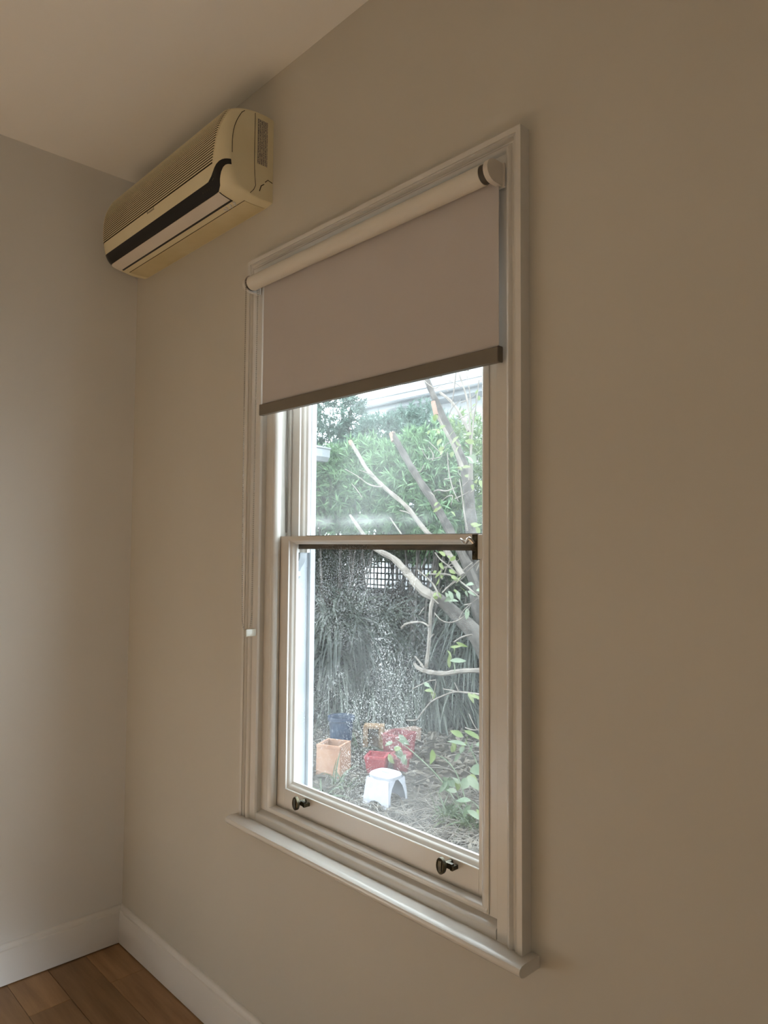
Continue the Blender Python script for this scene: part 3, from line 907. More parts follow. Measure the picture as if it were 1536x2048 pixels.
B = np.stack([rng.uniform(-5.0, 1.2, 9000), rng.uniform(1.2, 5.2, 9000), np.full(9000, GZ + 0.005) + rng.uniform(0, 0.02, 9000)], 1)
D = rng.standard_normal((9000, 3)); D[:, 2] = rng.uniform(-0.1, 0.35, 9000)
a1 = strips(B, D, rng.uniform(0.03, 0.09, 9000), rng.uniform(0.01, 0.035, 9000), rng.uniform(0, 0.8, 9000), 2)
o = fast_mesh('leaf_litter', *a1, M['litter'])
tag(o, 'brown dry leaves strewn over the garden soil', 'leaf litter', kind='stuff')
tw = MB()
for i in range(420):
    x, y_ = random.uniform(-3.6, 0.6), random.uniform(1.4, 4.6)
    a = random.uniform(0, 2 * PI); l_ = random.uniform(0.10, 0.42); c_ = random.uniform(-0.6, 0.6)
    ps = [(x + l_ * t * math.cos(a + c_ * t), y_ + l_ * t * math.sin(a + c_ * t), GZ + 0.012 + 0.03 * random.random() * (1 + t)) for t in (0, 0.33, 0.66, 1)]
    tw.tube(ps, [0.004, 0.0035, 0.003, 0.0015], 4, cap=False)
for i in range(700):
    q = onground(random.uniform(760, 985), random.uniform(1580, 1735), GZ)
    a = random.uniform(0, 2 * PI); l_ = random.uniform(0.05, 0.22); c_ = random.uniform(-1.2, 1.2)
    ps = [(q[0] + l_ * t * math.cos(a + c_ * t), q[1] + l_ * t * math.sin(a + c_ * t), GZ + 0.01 + 0.05 * random.random() * (0.3 + t)) for t in (0, 0.33, 0.66, 1)]
    tw.tube(ps, [0.0022, 0.002, 0.0018, 0.001], 3, cap=False)
tag(tw.build('fallen_twigs', M['twig']), 'pale fallen twigs criss-crossing the garden soil', 'twigs', kind='stuff')

# ------------------------------------------------------------------ fence with lattice top
FY = 5.75
fe = empty('lattice_fence', (-4.5, FY, GZ), 'dark paling fence with a square lattice top behind the strap leaved plants', 'fence')
pm = MB().box(-0.069, 0.069, 0, 0.018, 0, 1.42).build('paling', M['fence']).data
bpy.data.objects.remove(bpy.data.objects['paling'])
for i in range(50):
    o = bpy.data.objects.new('paling', pm); COL.objects.link(o); o.parent = fe
    o.location = (-8.2 + i * 0.142 + 4.5, 0.0 + 0.004 * (i % 2), 0)
for z in (0.93, 1.40):
    MB().box(-8.3, -1.0, FY - 0.035, FY, z - 0.02, z + 0.02).build('rail', M['lattice'], fe)
vm = MB().box(-0.0125, 0.0125, -0.006, 0.0, 0.0, 0.46).build('lattice_slat', M['lattice']).data
bpy.data.objects.remove(bpy.data.objects['lattice_slat'])
for i in range(76):
    o = bpy.data.objects.new('lattice_slat', vm); COL.objects.link(o); o.parent = fe
    o.location = (-7.6 + i * 0.075 + 4.5, -0.008, 0.93 - GZ)
for j in range(5):
    MB().box(-8.3, -1.6, FY - 0.006, FY, 0.975 + j * 0.082, 1.0 + j * 0.082).build('lattice_slat', M['lattice'], fe)
for x in (-8.2, -6.7, -5.2, -3.35, -1.0):
    MB().box(x - 0.045, x + 0.045, FY + 0.025, FY + 0.11, GZ, 1.45).build('post', M['fence'], fe)

# ------------------------------------------------------------------ neighbour's white house beyond the fence
NY = 7.6
gl_ = at(705, 812, NY - 0.45); gr_ = at(960, 769, NY - 0.45)
gz = (gl_[2] + gr_[2]) / 2; gxl = gl_[0]
nb = empty('neighbour_house', (-4.0, NY, GZ), 'white weatherboard house with a pale gutter and roof beyond the fence', 'house')
for k in range(24):
    z = GZ + k * 0.175
    MB().loft([[(x, NY, z), (x, NY - 0.022, z), (x, NY - 0.006, z + 0.18), (x, NY, z + 0.18)] for x in (gxl + 0.4, 2.0)]).build('weatherboard', M['neighbour'], nb)
MB().box(gxl + 0.4, 2.0, NY, NY + 3.0, GZ, gz + 0.05).build('wall', M['neighbour'], nb)
pr = [(NY - 0.38, gz - 0.03), (NY - 0.40, gz - 0.05), (NY - 0.50, gz - 0.05), (NY - 0.52, gz - 0.03), (NY - 0.52, gz + 0.055), (NY - 0.535, gz + 0.06), (NY - 0.535, gz + 0.075), (NY - 0.50, gz + 0.075), (NY - 0.50, gz - 0.02), (NY - 0.38, gz - 0.02)]
MB().loft([[(x, a, b_) for a, b_ in pr] for x in (gxl, 2.4)]).build('gutter', M['gutter'], nb)
MB().box(gxl + 0.02, 2.4, NY - 0.38, NY - 0.35, gz - 0.12, gz + 0.10).build('fascia', M['gutter'], nb)
MB().box(gxl + 0.02, 2.4, NY - 0.36, NY + 0.01, gz - 0.11, gz - 0.09).build('soffit', M['gutter'], nb)
MB().loft([[(x, NY - 0.42, gz + 0.08), (x, NY + 2.6, gz + 1.35), (x, NY + 2.6, gz + 1.30), (x, NY - 0.42, gz + 0.03)] for x in (gxl + 0.03, 2.4)]).build('roof', M['metalroof'], nb)
for k in range(36):
    x = gxl + 0.10 + k * 0.30
    if x < 2.35:
        MB().loft([[(x - 0.02, NY - 0.40, gz + 0.09), (x + 0.02, NY - 0.40, gz + 0.09), (x, NY - 0.40, gz + 0.125)], [(x - 0.02, NY + 2.55, gz + 1.332), (x + 0.02, NY + 2.55, gz + 1.332), (x, NY + 2.55, gz + 1.365)]]).build('roof_rib', M['metalroof'], nb)

# ------------------------------------------------------------------ shed on the left with a white gutter corner
sh = empty('garden_shed', (-5.4, 3.2, GZ), 'pale shed with a white box gutter at its eave corner, beside the hedge', 'shed')
gzs = 2.62
MB().box(-6.8, -4.42, 1.6, 3.95, GZ, gzs + 0.02).build('wall', M['neighbour'], sh)
pr = [(-4.0, gzs + 0.075), (-3.985, gzs + 0.085), (-3.985, gzs + 0.070), (-4.0, gzs + 0.060), (-4.005, gzs - 0.030), (-4.045, gzs - 0.080), (-4.13, gzs - 0.080), (-4.13, gzs + 0.075)]
MB().loft([[(a, y_, b_) for a, b_ in pr] for y_ in (1.5, 4.13)]).build('gutter', M['gutter'], sh)
pr2 = [(a if a > -4.03 else a, b_) for a, b_ in pr]
MB().loft([[(a, 4.13, b_) for a, b_ in pr], [(a - 0.03, 4.27, b_) for a, b_ in pr]]).build('gutter_corner', M['gutter'], sh)
MB().box(-4.40, -4.13, 1.5, 4.10, gzs - 0.06, gzs - 0.03).build('soffit', M['gutter'], sh)
MB().loft([[(-4.03, y_, gzs + 0.085), (-4.03, y_, gzs + 0.10), (-6.9, y_, gzs + 0.62), (-6.9, y_, gzs + 0.60)] for y_ in (1.5, 4.15)]).build('roof', M['metalroof'], sh)


# ------------------------------------------------------------------ shrubs of narrow leaves
def shrub(name, label, c, rad, nspr, mat, L=(0.07, 0.12), W=0.013, per=16, droop=0.5, group='shrubs along the fence', shell=0.45, cat='shrub', stems=9):
    c = np.array(c, float); rad = np.array(rad, float)
    root = empty(name, (c[0], c[1], GZ), label, cat, group)
    u = rng.standard_normal((nspr, 3)); u /= np.linalg.norm(u, axis=1, keepdims=True)
    rr = (shell + (1 - shell) * rng.random(nspr) ** 0.6)
    wob = 1 + 0.22 * np.sin(u[:, 0] * 5 + c[0]) * np.sin(u[:, 2] * 6 + c[1])
    P = c + u * rad * (rr * wob)[:, None]
    P[:, 2] = np.maximum(P[:, 2], GZ + 0.15)
    sd = u * 0.8 + rng.standard_normal((nspr, 3)) * 0.35 + np.array([0, 0, 0.55]); sd /= np.linalg.norm(sd, axis=1, keepdims=True)
    base = np.repeat(P, per, 0) + np.repeat(sd, per, 0) * (rng.random(nspr * per) * 0.10)[:, None]
    dirs = np.repeat(sd, per, 0) * 0.65 + rng.standard_normal((nspr * per, 3)) * 0.62
    n_ = len(base)
    Ls = rng.uniform(L[0], L[1], n_); Ws = np.full(n_, W) * rng.uniform(0.7, 1.2, n_)
    VV, FF = strips(base, dirs, Ls, Ws, rng.uniform(0.1, droop, n_), 2)
    fast_mesh('foliage', VV, FF, mat, root, origin=(c[0], c[1], GZ), kind='stuff')
    for i in range(stems):
        k = random.randrange(nspr)
        p0 = np.array([c[0] + random.uniform(-.15, .15), c[1] + random.uniform(-.15, .15), GZ - 0.02])
        p2 = P[k]; p1 = (p0 + p2) / 2 + np.array([random.uniform(-.15, .15), random.uniform(-.15, .15), 0.15])
        a, r = smooth_path([p0, p1, p2], [0.018, 0.012, 0.004], 4)
        MB().tube(a, r, 5).build('stem', M['bark'], root, smooth=True)
    return root


def pos(px, py, Y): return at(px, py, Y)


shrub('oleander_shrub', 'bushy green oleander shrub with narrow leaves, in front of the lattice', pos(700, 985, 4.75), (0.75, 0.45, 0.62), 800, M['oleander'], L=(0.09, 0.16), W=0.018)
shrub('oleander_shrub', 'dense oleander shrub between the two slanting pruned limbs', pos(828, 975, 4.95), (0.75, 0.5, 0.62), 900, M['oleander'], L=(0.09, 0.16), W=0.018, droop=0.6)
shrub('hedge_shrub', 'tall blue green hedge shrub rising beside the shed gutter', pos(655, 830, 5.35), (0.60, 0.40, 0.85), 1100, M['oleander2'], L=(0.05, 0.09))
shrub('hedge_shrub', 'dark hedge shrub below the neighbouring gutter, behind the slanting limbs', pos(800, 880, 5.5), (0.95, 0.4, 0.36), 1000, M['oleander2'], L=(0.05, 0.10))
shrub('hedge_shrub', 'yellowish hedge shrub behind the grey tree trunk', pos(920, 970, 5.35), (0.62, 0.4, 0.72), 900, M['oleander3'], L=(0.05, 0.10))
shrub('hedge_shrub', 'low hedge shrub above the fence top, at the foot of the slanting limbs', pos(870, 1075, 5.45), (0.95, 0.30, 0.28), 650, M['oleander'], L=(0.05, 0.10))
shrub('needle_shrub', 'dark fine needled shrub hanging over the fence top, left of the lattice gap', pos(662, 1125, 5.25), (0.70, 0.30, 0.34), 1400, M['needle'], L=(0.05, 0.09), W=0.008, per=20, droop=0.9)
shrub('needle_shrub', 'dark leafy shrub right of the lattice gap, behind the forked limb', pos(945, 1150, 5.5), (0.52, 0.2, 0.36), 480, M['needle'], L=(0.06, 0.1), W=0.012)
shrub('needle_shrub', 'dark fine needled shrub hanging just above the lattice gap', pos(795, 1097, 5.35), (0.70, 0.25, 0.13), 700, M['needle'], L=(0.05, 0.09), W=0.008, per=20, droop=0.9)
shrub('hedge_shrub', 'dark hedge shrub behind the tangled bare vine', pos(632, 985, 5.45), (0.85, 0.25, 0.62), 900, M['oleander2'], L=(0.05, 0.1))
shrub('hedge_shrub', 'blue green hedge shrub behind the white shed gutter', pos(560, 880, 5.4), (0.9, 0.4, 0.9), 700, M['oleander2'], L=(0.05, 0.1))

# tangle of dry vine stems under the shed gutter
b = MB()
for i in range(70):
    px = random.uniform(605, 655); py = random.uniform(930, 990); Y = random.uniform(4.3, 4.6)
    pts_ = [pos(px, py, Y)]
    for k in range(4):
        px += random.uniform(-12, 13); py += random.uniform(10, 34); pts_.append(pos(px, py, Y + random.uniform(-.05, .05)))
    a, r = smooth_path(pts_, [0.006, 0.005, 0.005, 0.004, 0.002], 3)
    b.tube(a, r, 4, cap=False)
vroot = empty('dry_vine', (-4.4, 4.45, GZ), 'tangled bare grey vine stems under the white shed gutter', 'vine')
b.build('tangled_stems', M['bark'], vroot, kind='stuff')
a, r = smooth_path([(-4.5, 4.5, GZ - 0.02), (-4.45, 4.5, 0.4), (-4.4, 4.45, 1.2), pos(635, 980, 4.45)], [0.03, 0.022, 0.015, 0.006], 5)
MB().tube(a, r, 6).build('stem', M['bark'], vroot, smooth=True)


# ------------------------------------------------------------------ strap leaved clumps, dark, under the hedge
def clump(label, c, n_, L, W, mat, group=None, up=1.0, drp=(2.2, 3.6), cat='plant', name='strap_leaf_plant', hub=0.0, seg=8):
    root = empty(name, (c[0], c[1], GZ), label, cat, group)
    a = rng.uniform(0, 2 * PI, n_); el = rng.uniform(0.35, 1.35, n_)
    dirs = np.stack([np.cos(a) * np.cos(el), np.sin(a) * np.cos(el), np.sin(el) * up], 1)
    base = np.stack([c[0] + rng.normal(0, 0.05, n_), c[1] + rng.normal(0, 0.05, n_), GZ + 0.0 + hub * rng.random(n_)], 1)
    VV, FF = strips(base, dirs, rng.uniform(L[0], L[1], n_), rng.uniform(0.6, 1.2, n_) * W, rng.uniform(drp[0], drp[1], n_), seg)
    VV[:, 2] = np.maximum(VV[:, 2], GZ - 0.01)
    fast_mesh('leaves', VV, FF, mat, root, origin=(c[0], c[1], GZ), kind='stuff')
    return root


spots = [(628, 1452, 'standing at the shed end of the row'), (672, 1440, 'second from the shed'), (720, 1442, 'behind the blue pot and the timber crate'),
         (770, 1440, 'behind the pinkish timber offcut'), (822, 1445, 'below the lattice gap'), (872, 1440, 'below the upright pruned stem'), (925, 1450, 'behind the bare twigs by the trunk')]
for i, (px, py, t) in enumerate(spots):
    q = onground(px, py, GZ)
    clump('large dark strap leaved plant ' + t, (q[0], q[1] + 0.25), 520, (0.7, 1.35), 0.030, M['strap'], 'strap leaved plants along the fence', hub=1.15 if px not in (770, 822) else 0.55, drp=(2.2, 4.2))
# low strappy bulbs near the pots
for px, py, lab, n_, L in ((688, 1576, 'thin green strap leaved bulb beside the terracotta pot', 22, (0.18, 0.34)), (645, 1604, 'sprawling green bulb leaves in front of the terracotta pot', 12, (0.16, 0.3)),
                           (712, 1500, 'green strap leaves beside the tan timber crate', 16, (0.2, 0.36)), (900, 1640, 'green grassy weeds by the leafy seedlings', 60, (0.1, 0.25)), (945, 1660, 'tall grassy weeds close to the window', 60, (0.1, 0.3))):
    q = onground(px, py, GZ)
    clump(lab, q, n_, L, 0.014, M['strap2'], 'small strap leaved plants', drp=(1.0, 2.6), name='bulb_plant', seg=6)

# ------------------------------------------------------------------ the pruned tree
tree = empty('pruned_tree', (at(1010, 1420, 3.45)[0], 3.45, GZ), 'pale barked pruned tree with cut limbs and a few fresh leaves', 'tree')


def limb(pix, Y, rad, mat='bark', name='limb', n_=8, dy=None):
    pts_ = [at(x, y_, Y + (dy[i] if dy else 0)) for i, (x, y_) in enumerate(pix)]
    a, r = smooth_path(pts_, rad, 5)
    # slight knobbly wobble
    r = [q * (1 + 0.10 * math.sin(i * 1.9)) for i, q in enumerate(r)]
    return MB().tube(a, r, n_).build(name, M[mat], tree, smooth=True)


base = at(1010, 1420, 3.45)
a, r = smooth_path([(base[0] + 0.12, 3.45, GZ - 0.03), (base[0] + 0.05, 3.45, -0.1), base, at(965, 1290, 3.45), at(905, 1222, 3.45), at(868, 1190, 3.45)], [0.13, 0.11, 0.09, 0.075, 0.055, 0.045], 6)
MB().tube(a, r, 12).build('trunk', M['bark'], tree, smooth=True)
limb([(880, 1200), (845, 1180), (818, 1150), (788, 1118), (752, 1098), (728, 1070), (700, 1030)], 3.42, [0.045, 0.042, 0.036, 0.03, 0.025, 0.02, 0.012], 'palebark')
limb([(975, 1310), (952, 1180), (943, 1060), (934, 960), (912, 890), (888, 838), (860, 775), (838, 715)], 3.6, [0.07, 0.06, 0.052, 0.046, 0.038, 0.032, 0.028, 0.02])
limb([(958, 1190), (930, 1120), (900, 1062), (868, 1005), (832, 950), (803, 900), (785, 868)], 3.5, [0.045, 0.042, 0.038, 0.036, 0.033, 0.030, 0.028], 'bark')
limb([(925, 1150), (888, 1095), (850, 1060), (812, 1012), (768, 974), (735, 940), (716, 908), (701, 884)], 3.3, [0.024, 0.023, 0.021, 0.020, 0.020, 0.019, 0.018, 0.018], 'palebark')
# orange-brown cut ends
M['cut'] = noisy('cut_wood', (0.17, 0.11, 0.085), (0.22, 0.15, 0.12), 20, 0.9, 0.1)
for (p0, p1, Y, rr) in (((784, 866), (789, 882), 3.5, 0.030), ((700, 882), (704, 890), 3.3, 0.0195), ((866, 803), (872, 830), 3.35, 0.020)):
    MB().tube([at(*p0, Y), at(*p1, Y)], [rr * 1.0, rr * 1.04], 10).build('cut_end', M['cut'], tree, smooth=True)
small = [
    ([(866, 803), (878, 838), (905, 888), (925, 935)], 3.4, [0.016, 0.014, 0.016, 0.018]),
    ([(905, 712), (925, 768), (936, 810), (941, 880), (944, 960)], 3.3, [0.006, 0.008, 0.009, 0.010, 0.012]),
    ([(958, 760), (952, 810), (946, 850), (942, 905), (938, 960)], 3.25, [0.005, 0.006, 0.007, 0.008, 0.010]),
    ([(880, 785), (905, 806), (925, 838), (938, 862)], 3.45, [0.012, 0.014, 0.016, 0.018]),
    ([(843, 757), (868, 776), (880, 772), (897, 783)], 3.3, [0.004, 0.005, 0.004, 0.003]),
    ([(915, 712), (912, 745), (908, 780), (903, 815)], 3.3, [0.004, 0.005, 0.005, 0.004]),
    ([(930, 712), (934, 750), (940, 790), (945, 840)], 3.2, [0.004, 0.005, 0.006, 0.006]),
    ([(917, 838), (930, 832), (940, 825), (955, 805)], 3.3, [0.006, 0.005, 0.004, 0.003]),
    ([(895, 905), (897, 938), (905, 975), (917, 1003)], 3.2, [0.004, 0.005, 0.005, 0.003]),
    ([(919, 958), (924, 990), (929, 1030), (935, 1062)], 3.2, [0.004, 0.006, 0.007, 0.008]),
    ([(858, 884), (872, 897), (884, 912), (862, 918), (852, 917)], 3.3, [0.003, 0.004, 0.004, 0.003, 0.002]),
    ([(843, 897), (851, 912), (860, 920)], 3.3, [0.003, 0.003, 0.002]),
    ([(868, 983), (876, 980), (890, 982), (900, 980), (910, 975)], 3.1, [0.005, 0.006, 0.006, 0.005, 0.004]),
    ([(886, 1000), (895, 993), (905, 992), (902, 1010)], 3.1, [0.004, 0.005, 0.004, 0.003]),
    ([(765, 974), (748, 972), (733, 966), (722, 957), (706, 947), (690, 938)], 3.28, [0.008, 0.007, 0.006, 0.006, 0.004, 0.003]),
    ([(748, 952), (735, 946), (718, 940)], 3.28, [0.006, 0.005, 0.003]),
    ([(724, 995), (714, 980), (703, 967)], 3.28, [0.006, 0.005, 0.003]),
    ([(835, 945), (842, 942), (848, 930)], 3.45, [0.006, 0.004, 0.003]),
    ([(800, 1021), (812, 1024), (820, 1028)], 3.2, [0.006, 0.006, 0.004]),
    ([(780, 1035), (790, 1050), (803, 1068)], 3.2, [0.006, 0.007, 0.008]),
    # below the meeting rail
    ([(868, 1190), (862, 1215), (860, 1250), (857, 1295), (852, 1336)], 3.35, [0.022, 0.018, 0.017, 0.017, 0.018]),
    ([(829, 1327), (838, 1337), (858, 1344), (888, 1347), (925, 1342), (965, 1342), (1000, 1350)], 3.3, [0.014, 0.018, 0.021, 0.02, 0.019, 0.02, 0.024]),
    ([(830, 1312), (838, 1322), (848, 1336)], 3.3, [0.006, 0.009, 0.012]),
    ([(803, 1256), (812, 1248), (832, 1244), (848, 1246), (858, 1254)], 3.3, [0.012, 0.011, 0.009, 0.008, 0.008]),
    ([(869, 1226), (882, 1240), (898, 1245), (915, 1241), (930, 1230), (942, 1208)], 3.2, [0.005, 0.005, 0.005, 0.005, 0.004, 0.003]),
    ([(918, 1237), (928, 1220), (945, 1205), (958, 1195)], 3.2, [0.004, 0.004, 0.003, 0.002]),
    ([(908, 1284), (924, 1274), (944, 1269)], 3.2, [0.006, 0.007, 0.006]),
    ([(868, 1268), (861, 1275), (857, 1286)], 3.3, [0.005, 0.006, 0.006]),
    ([(848, 1215), (838, 1230)], 3.3, [0.005, 0.004]),
    ([(813, 1440), (832, 1440), (842, 1428), (862, 1404), (885, 1392), (908, 1384), (930, 1385), (965, 1390), (1005, 1400)], 3.0, [0.004, 0.006, 0.006, 0.006, 0.006, 0.006, 0.007, 0.008, 0.012]),
    ([(862, 1404), (868, 1385), (872, 1362)], 3.0, [0.004, 0.004, 0.003]),
    ([(886, 1378), (904, 1381), (915, 1384)], 3.0, [0.004, 0.005, 0.005]),
    ([(909, 1365), (914, 1376), (918, 1384)], 3.0, [0.003, 0.004, 0.004]),
    ([(825, 1378), (838, 1371), (858, 1362), (872, 1360)], 3.05, [0.004, 0.004, 0.004, 0.003]),
    ([(862, 1148), (900, 1150), (930, 1170), (960, 1195), (1000, 1220)], 3.25, [0.006, 0.007, 0.007, 0.007, 0.010]),
    ([(835, 1140), (850, 1152), (866, 1168), (880, 1195)], 3.3, [0.006, 0.007, 0.008, 0.012]),
    ([(945, 1125), (925, 1142), (905, 1165), (885, 1185)], 3.3, [0.004, 0.005, 0.006, 0.008]),
    ([(958, 1120), (940, 1138), (915, 1160), (890, 1178)], 3.35, [0.004, 0.005, 0.006, 0.008]),
    ([(900, 1120), (892, 1138), (888, 1150)], 3.3, [0.004, 0.005, 0.005]),
    ([(870, 1105), (880, 1118), (895, 1130), (918, 1150)], 3.3, [0.005, 0.006, 0.006, 0.006]),
    ([(930, 1455), (946, 1460), (962, 1458), (1000, 1450)], 2.9, [0.004, 0.005, 0.005, 0.007]),
    ([(938, 1428), (948, 1450), (957, 1462)], 2.9, [0.003, 0.003, 0.004]),
]
for i in range(34):
    x0 = random.uniform(865, 962); y0 = random.choice([random.uniform(1100, 1215), random.uniform(730, 1000)])
    dx_ = random.uniform(-34, 34); dy_ = random.uniform(-34, 6); Y = random.uniform(3.15, 3.7)
    small.append(([(x0, y0), (x0 + dx_ * 0.5 + random.uniform(-6, 6), y0 + dy_ * 0.5), (x0 + dx_, y0 + dy_)], Y, [0.006, 0.0045, 0.0025]))
for pix, Y, rad in small:
    limb(pix, Y, rad, 'palebark', 'twig', 6)


def leaf_mesh(name, c, ax, nrm, L, W, mat, parent, fold=0.25, curl=0.25):
    """broad pointed leaf, folded along the midrib and curled"""
    c = np.array(c, float); ax = np.array(ax, float); ax /= np.linalg.norm(ax)
    nrm = np.array(nrm, float); nrm = nrm - ax * (nrm @ ax); nrm /= np.linalg.norm(nrm)
    sd = np.cross(ax, nrm)
    ts = [0, 0.12, 0.3, 0.5, 0.7, 0.88, 1.0]; ws = [0.04, 0.5, 0.92, 1.0, 0.78, 0.36, 0.02]
    V_ = []; F_ = []
    for t, w in zip(ts, ws):
        m_ = c + ax * L * t - nrm * curl * L * t * t
        e = sd * W * 0.5 * w; lift = nrm * fold * W * 0.5 * w
        V_ += [m_ - e + lift, m_, m_ + e + lift]
    for i in range(len(ts) - 1):
        a = i * 3
        F_ += [(a, a + 1, a + 4, a + 3), (a + 1, a + 2, a + 5, a + 4)]
    th = nrm * 0.0006
    return MB().add(V_, F_).build(name, mat, parent, smooth=True)


TOCAM = CAM - at(880, 1250, 3.2); TOCAM /= np.linalg.norm(TOCAM)


def leaves_at(parent, px, py, Y, k, L, W, mat, spread=10, down=0.5):
    for i in range(k):
        c = at(px + random.gauss(0, spread), py + random.gauss(0, spread), Y + random.uniform(-.08, .08))
        a = random.uniform(0, 2 * PI)
        ax = np.array([math.cos(a), 0.5 * math.sin(a), random.uniform(-1, 0.6) - down * 0.5])
        nr = TOCAM * 0.7 + np.array([0, 0, 0.6]) + rng.standard_normal(3) * 0.45
        leaf_mesh('leaf', c, ax, nr, L * random.uniform(0.7, 1.15), W * random.uniform(0.7, 1.1), mat, parent, curl=random.uniform(0.1, 0.45))


for (px, py, Y, k, L, W, mt, sp_) in (
        (872, 826, 3.3, 2, 0.07, 0.045, 'newleaf', 3), (880, 862, 3.3, 6, 0.07, 0.035, 'newleaf', 9), (896, 895, 3.3, 6, 0.07, 0.035, 'newleaf', 9), (930, 872, 3.3, 6, 0.08, 0.04, 'newleaf', 10),
        (933, 912, 3.2, 3, 0.10, 0.075, 'paleleaf', 5), (918, 935, 3.2, 3, 0.07, 0.03, 'newleaf', 5), (952, 960, 3.2, 6, 0.07, 0.04, 'newleaf', 9), (890, 1018, 3.2, 4, 0.05, 0.03, 'newleaf', 9),
        (950, 1050, 3.2, 5, 0.07, 0.04, 'newleaf', 8), (958, 795, 3.2, 4, 0.06, 0.035, 'newleaf', 7), (893, 1108, 3.25, 4, 0.08, 0.035, 'newleaf', 7), (880, 1150, 3.25, 8, 0.07, 0.03, 'newleaf', 12),
        (910, 1155, 3.25, 6, 0.08, 0.03, 'newleaf', 10), (930, 1185, 3.2, 5, 0.08, 0.04, 'paleleaf', 10), (892, 1190, 3.15, 3, 0.11, 0.045, 'paleleaf', 6), (868, 1195, 3.2, 3, 0.06, 0.03, 'newleaf', 7),
        (950, 1180, 3.2, 4, 0.1, 0.04, 'paleleaf', 8), (905, 1303, 3.0, 6, 0.12, 0.030, 'newleaf', 9), (900, 1322, 3.0, 2, 0.13, 0.055, 'paleleaf', 4), (865, 1383, 3.0, 2, 0.09, 0.045, 'newleaf', 4),
        (848, 1368, 3.0, 2, 0.09, 0.035, 'paleleaf', 4), (938, 1388, 3.0, 4, 0.09, 0.035, 'newleaf', 6)):
    leaves_at(tree, px, py, Y, k, L, W, M[mt], sp_)


# ------------------------------------------------------------------ leafy seedlings at the lower right
def seedling(label, pix, Ys, rad, leafspec):
    p0 = np.array(onground(*pix[0], GZ)); p0[2] = GZ
    root = empty('leafy_seedling', tuple(p0), label, 'seedling', 'leafy seedlings outside the window')
    pts_ = [p0 - np.array([0, 0, 0.02])] + [at(x, y_, p0[1] + Ys) for x, y_ in pix[1:]]
    a, r = smooth_path(pts_, list(np.linspace(rad, rad * 0.5, len(pts_))), 5)
    MB().tube(a, r, 6).build('stem', M['paleleaf'], root, smooth=True)
    for (px, py, k, L, W, sp_) in leafspec:
        leaves_at(root, px, py, p0[1] + Ys, k, L, W, M[random.choice(['paleleaf', 'newleaf'])], sp_)


seedling('leafy seedling with a long stem leaning over the red pots', [(914, 1604), (900, 1585), (872, 1548), (838, 1515), (805, 1487), (792, 1478)], 0.0, 0.007,
         [(795, 1482, 4, 0.11, 0.07, 8), (806, 1512, 2, 0.12, 0.06, 5), (785, 1500, 2, 0.10, 0.06, 6)])
seedling('seedling with one broad hanging leaf, beside the leaning stem', [(938, 1640), (928, 1590), (912, 1545), (892, 1520), (874, 1510)], 0.0, 0.006, [(866, 1500, 1, 0.15, 0.08, 1), (896, 1560, 2, 0.10, 0.05, 5)])
seedling('seedling with a tuft of pale leaves against the right window edge', [(985, 1640), (965, 1560), (945, 1505), (930, 1480)], 0.0, 0.006, [(930, 1478, 5, 0.14, 0.05, 9), (922, 1500, 3, 0.15, 0.05, 6), (950, 1490, 2, 0.10, 0.04, 6)])
seedling('seedling with two drooping pale leaves above the weeds', [(925, 1625), (915, 1590), (905, 1572), (898, 1555)], 0.0, 0.004, [(898, 1560, 3, 0.10, 0.06, 6), (912, 1575, 2, 0.10, 0.04, 5), (930, 1560, 2, 0.11, 0.08, 6)])
seedling('seedling with long pale leaves next to the grassy weeds', [(990, 1690), (972, 1640), (955, 1612), (940, 1600)], 0.0, 0.005, [(945, 1605, 4, 0.14, 0.045, 8), (935, 1545, 3, 0.12, 0.07, 7), (958, 1625, 3, 0.14, 0.05, 6)])


# ------------------------------------------------------------------ pots and things on the ground
def square_pot(name, label, c, ang, w_bot, w_top, h, mat, cat='pot', group=None, wall=0.018, tilt=0.0):
    c = np.array(c, float)
    root = empty(name, tuple(c), label, cat, group)
    def ring(w, z, n_=4, rnd=0.012):
        pts_ = []
        for k in range(4):
            ca = PI / 4 + k * PI / 2
            for da in (-0.16, 0.0, 0.16):
                R_ = w / math.sqrt(2) * (1.0 if abs(da) < 0.01 else 0.985 / math.cos(0.0) * (math.cos(PI / 4) / math.cos(PI / 4 - abs(da))))
                pts_.append((c[0] + R_ * math.cos(ca + da + ang), c[1] + R_ * math.sin(ca + da + ang), c[2] + z))
        return pts_
    b = MB()
    b.loft([ring(w_bot, 0), ring(w_top, h), ring(w_top - 2 * wall, h), ring(w_bot - 2 * wall, wall)])
    b.build('body', mat, root)
    rim = MB()
    rim.loft([ring(w_top + 0.006, h - 0.02), ring(w_top + 0.006, h + 0.004), ring(w_top - 2 * wall - 0.002, h + 0.004), ring(w_top - 2 * wall - 0.002, h - 0.02), ring(w_top + 0.006, h - 0.02)], cap=False)
    rim.build('rim', mat, root)
    return root


def gpos(px, py): 
    q = onground(px, py, GZ); return (q[0], q[1], GZ - 0.004)


q = gpos(650, 1553); 
square_pot('terracotta_planter', 'square open terracotta planter in front of the blue pot', (q[0] - 0.035, q[1] + 0.125, q[2]), 0.42, 0.235, 0.225, 0.265, M['terracotta'], 'planter')
q = gpos(741, 1548)
square_pot('red_planter', 'small square red pot next to the white step stool', (q[0] - 0.02, q[1] + 0.10, q[2]), 0.55, 0.15, 0.19, 0.15, M['redpot'], 'pot', 'red pots')
q = gpos(783, 1520)
square_pot('red_planter', 'larger red pot in front of the pinkish timber offcut', (q[0], q[1] + 0.10, q[2]), 0.25, 0.20, 0.24, 0.24, M['redpot2'], 'pot', 'red pots')
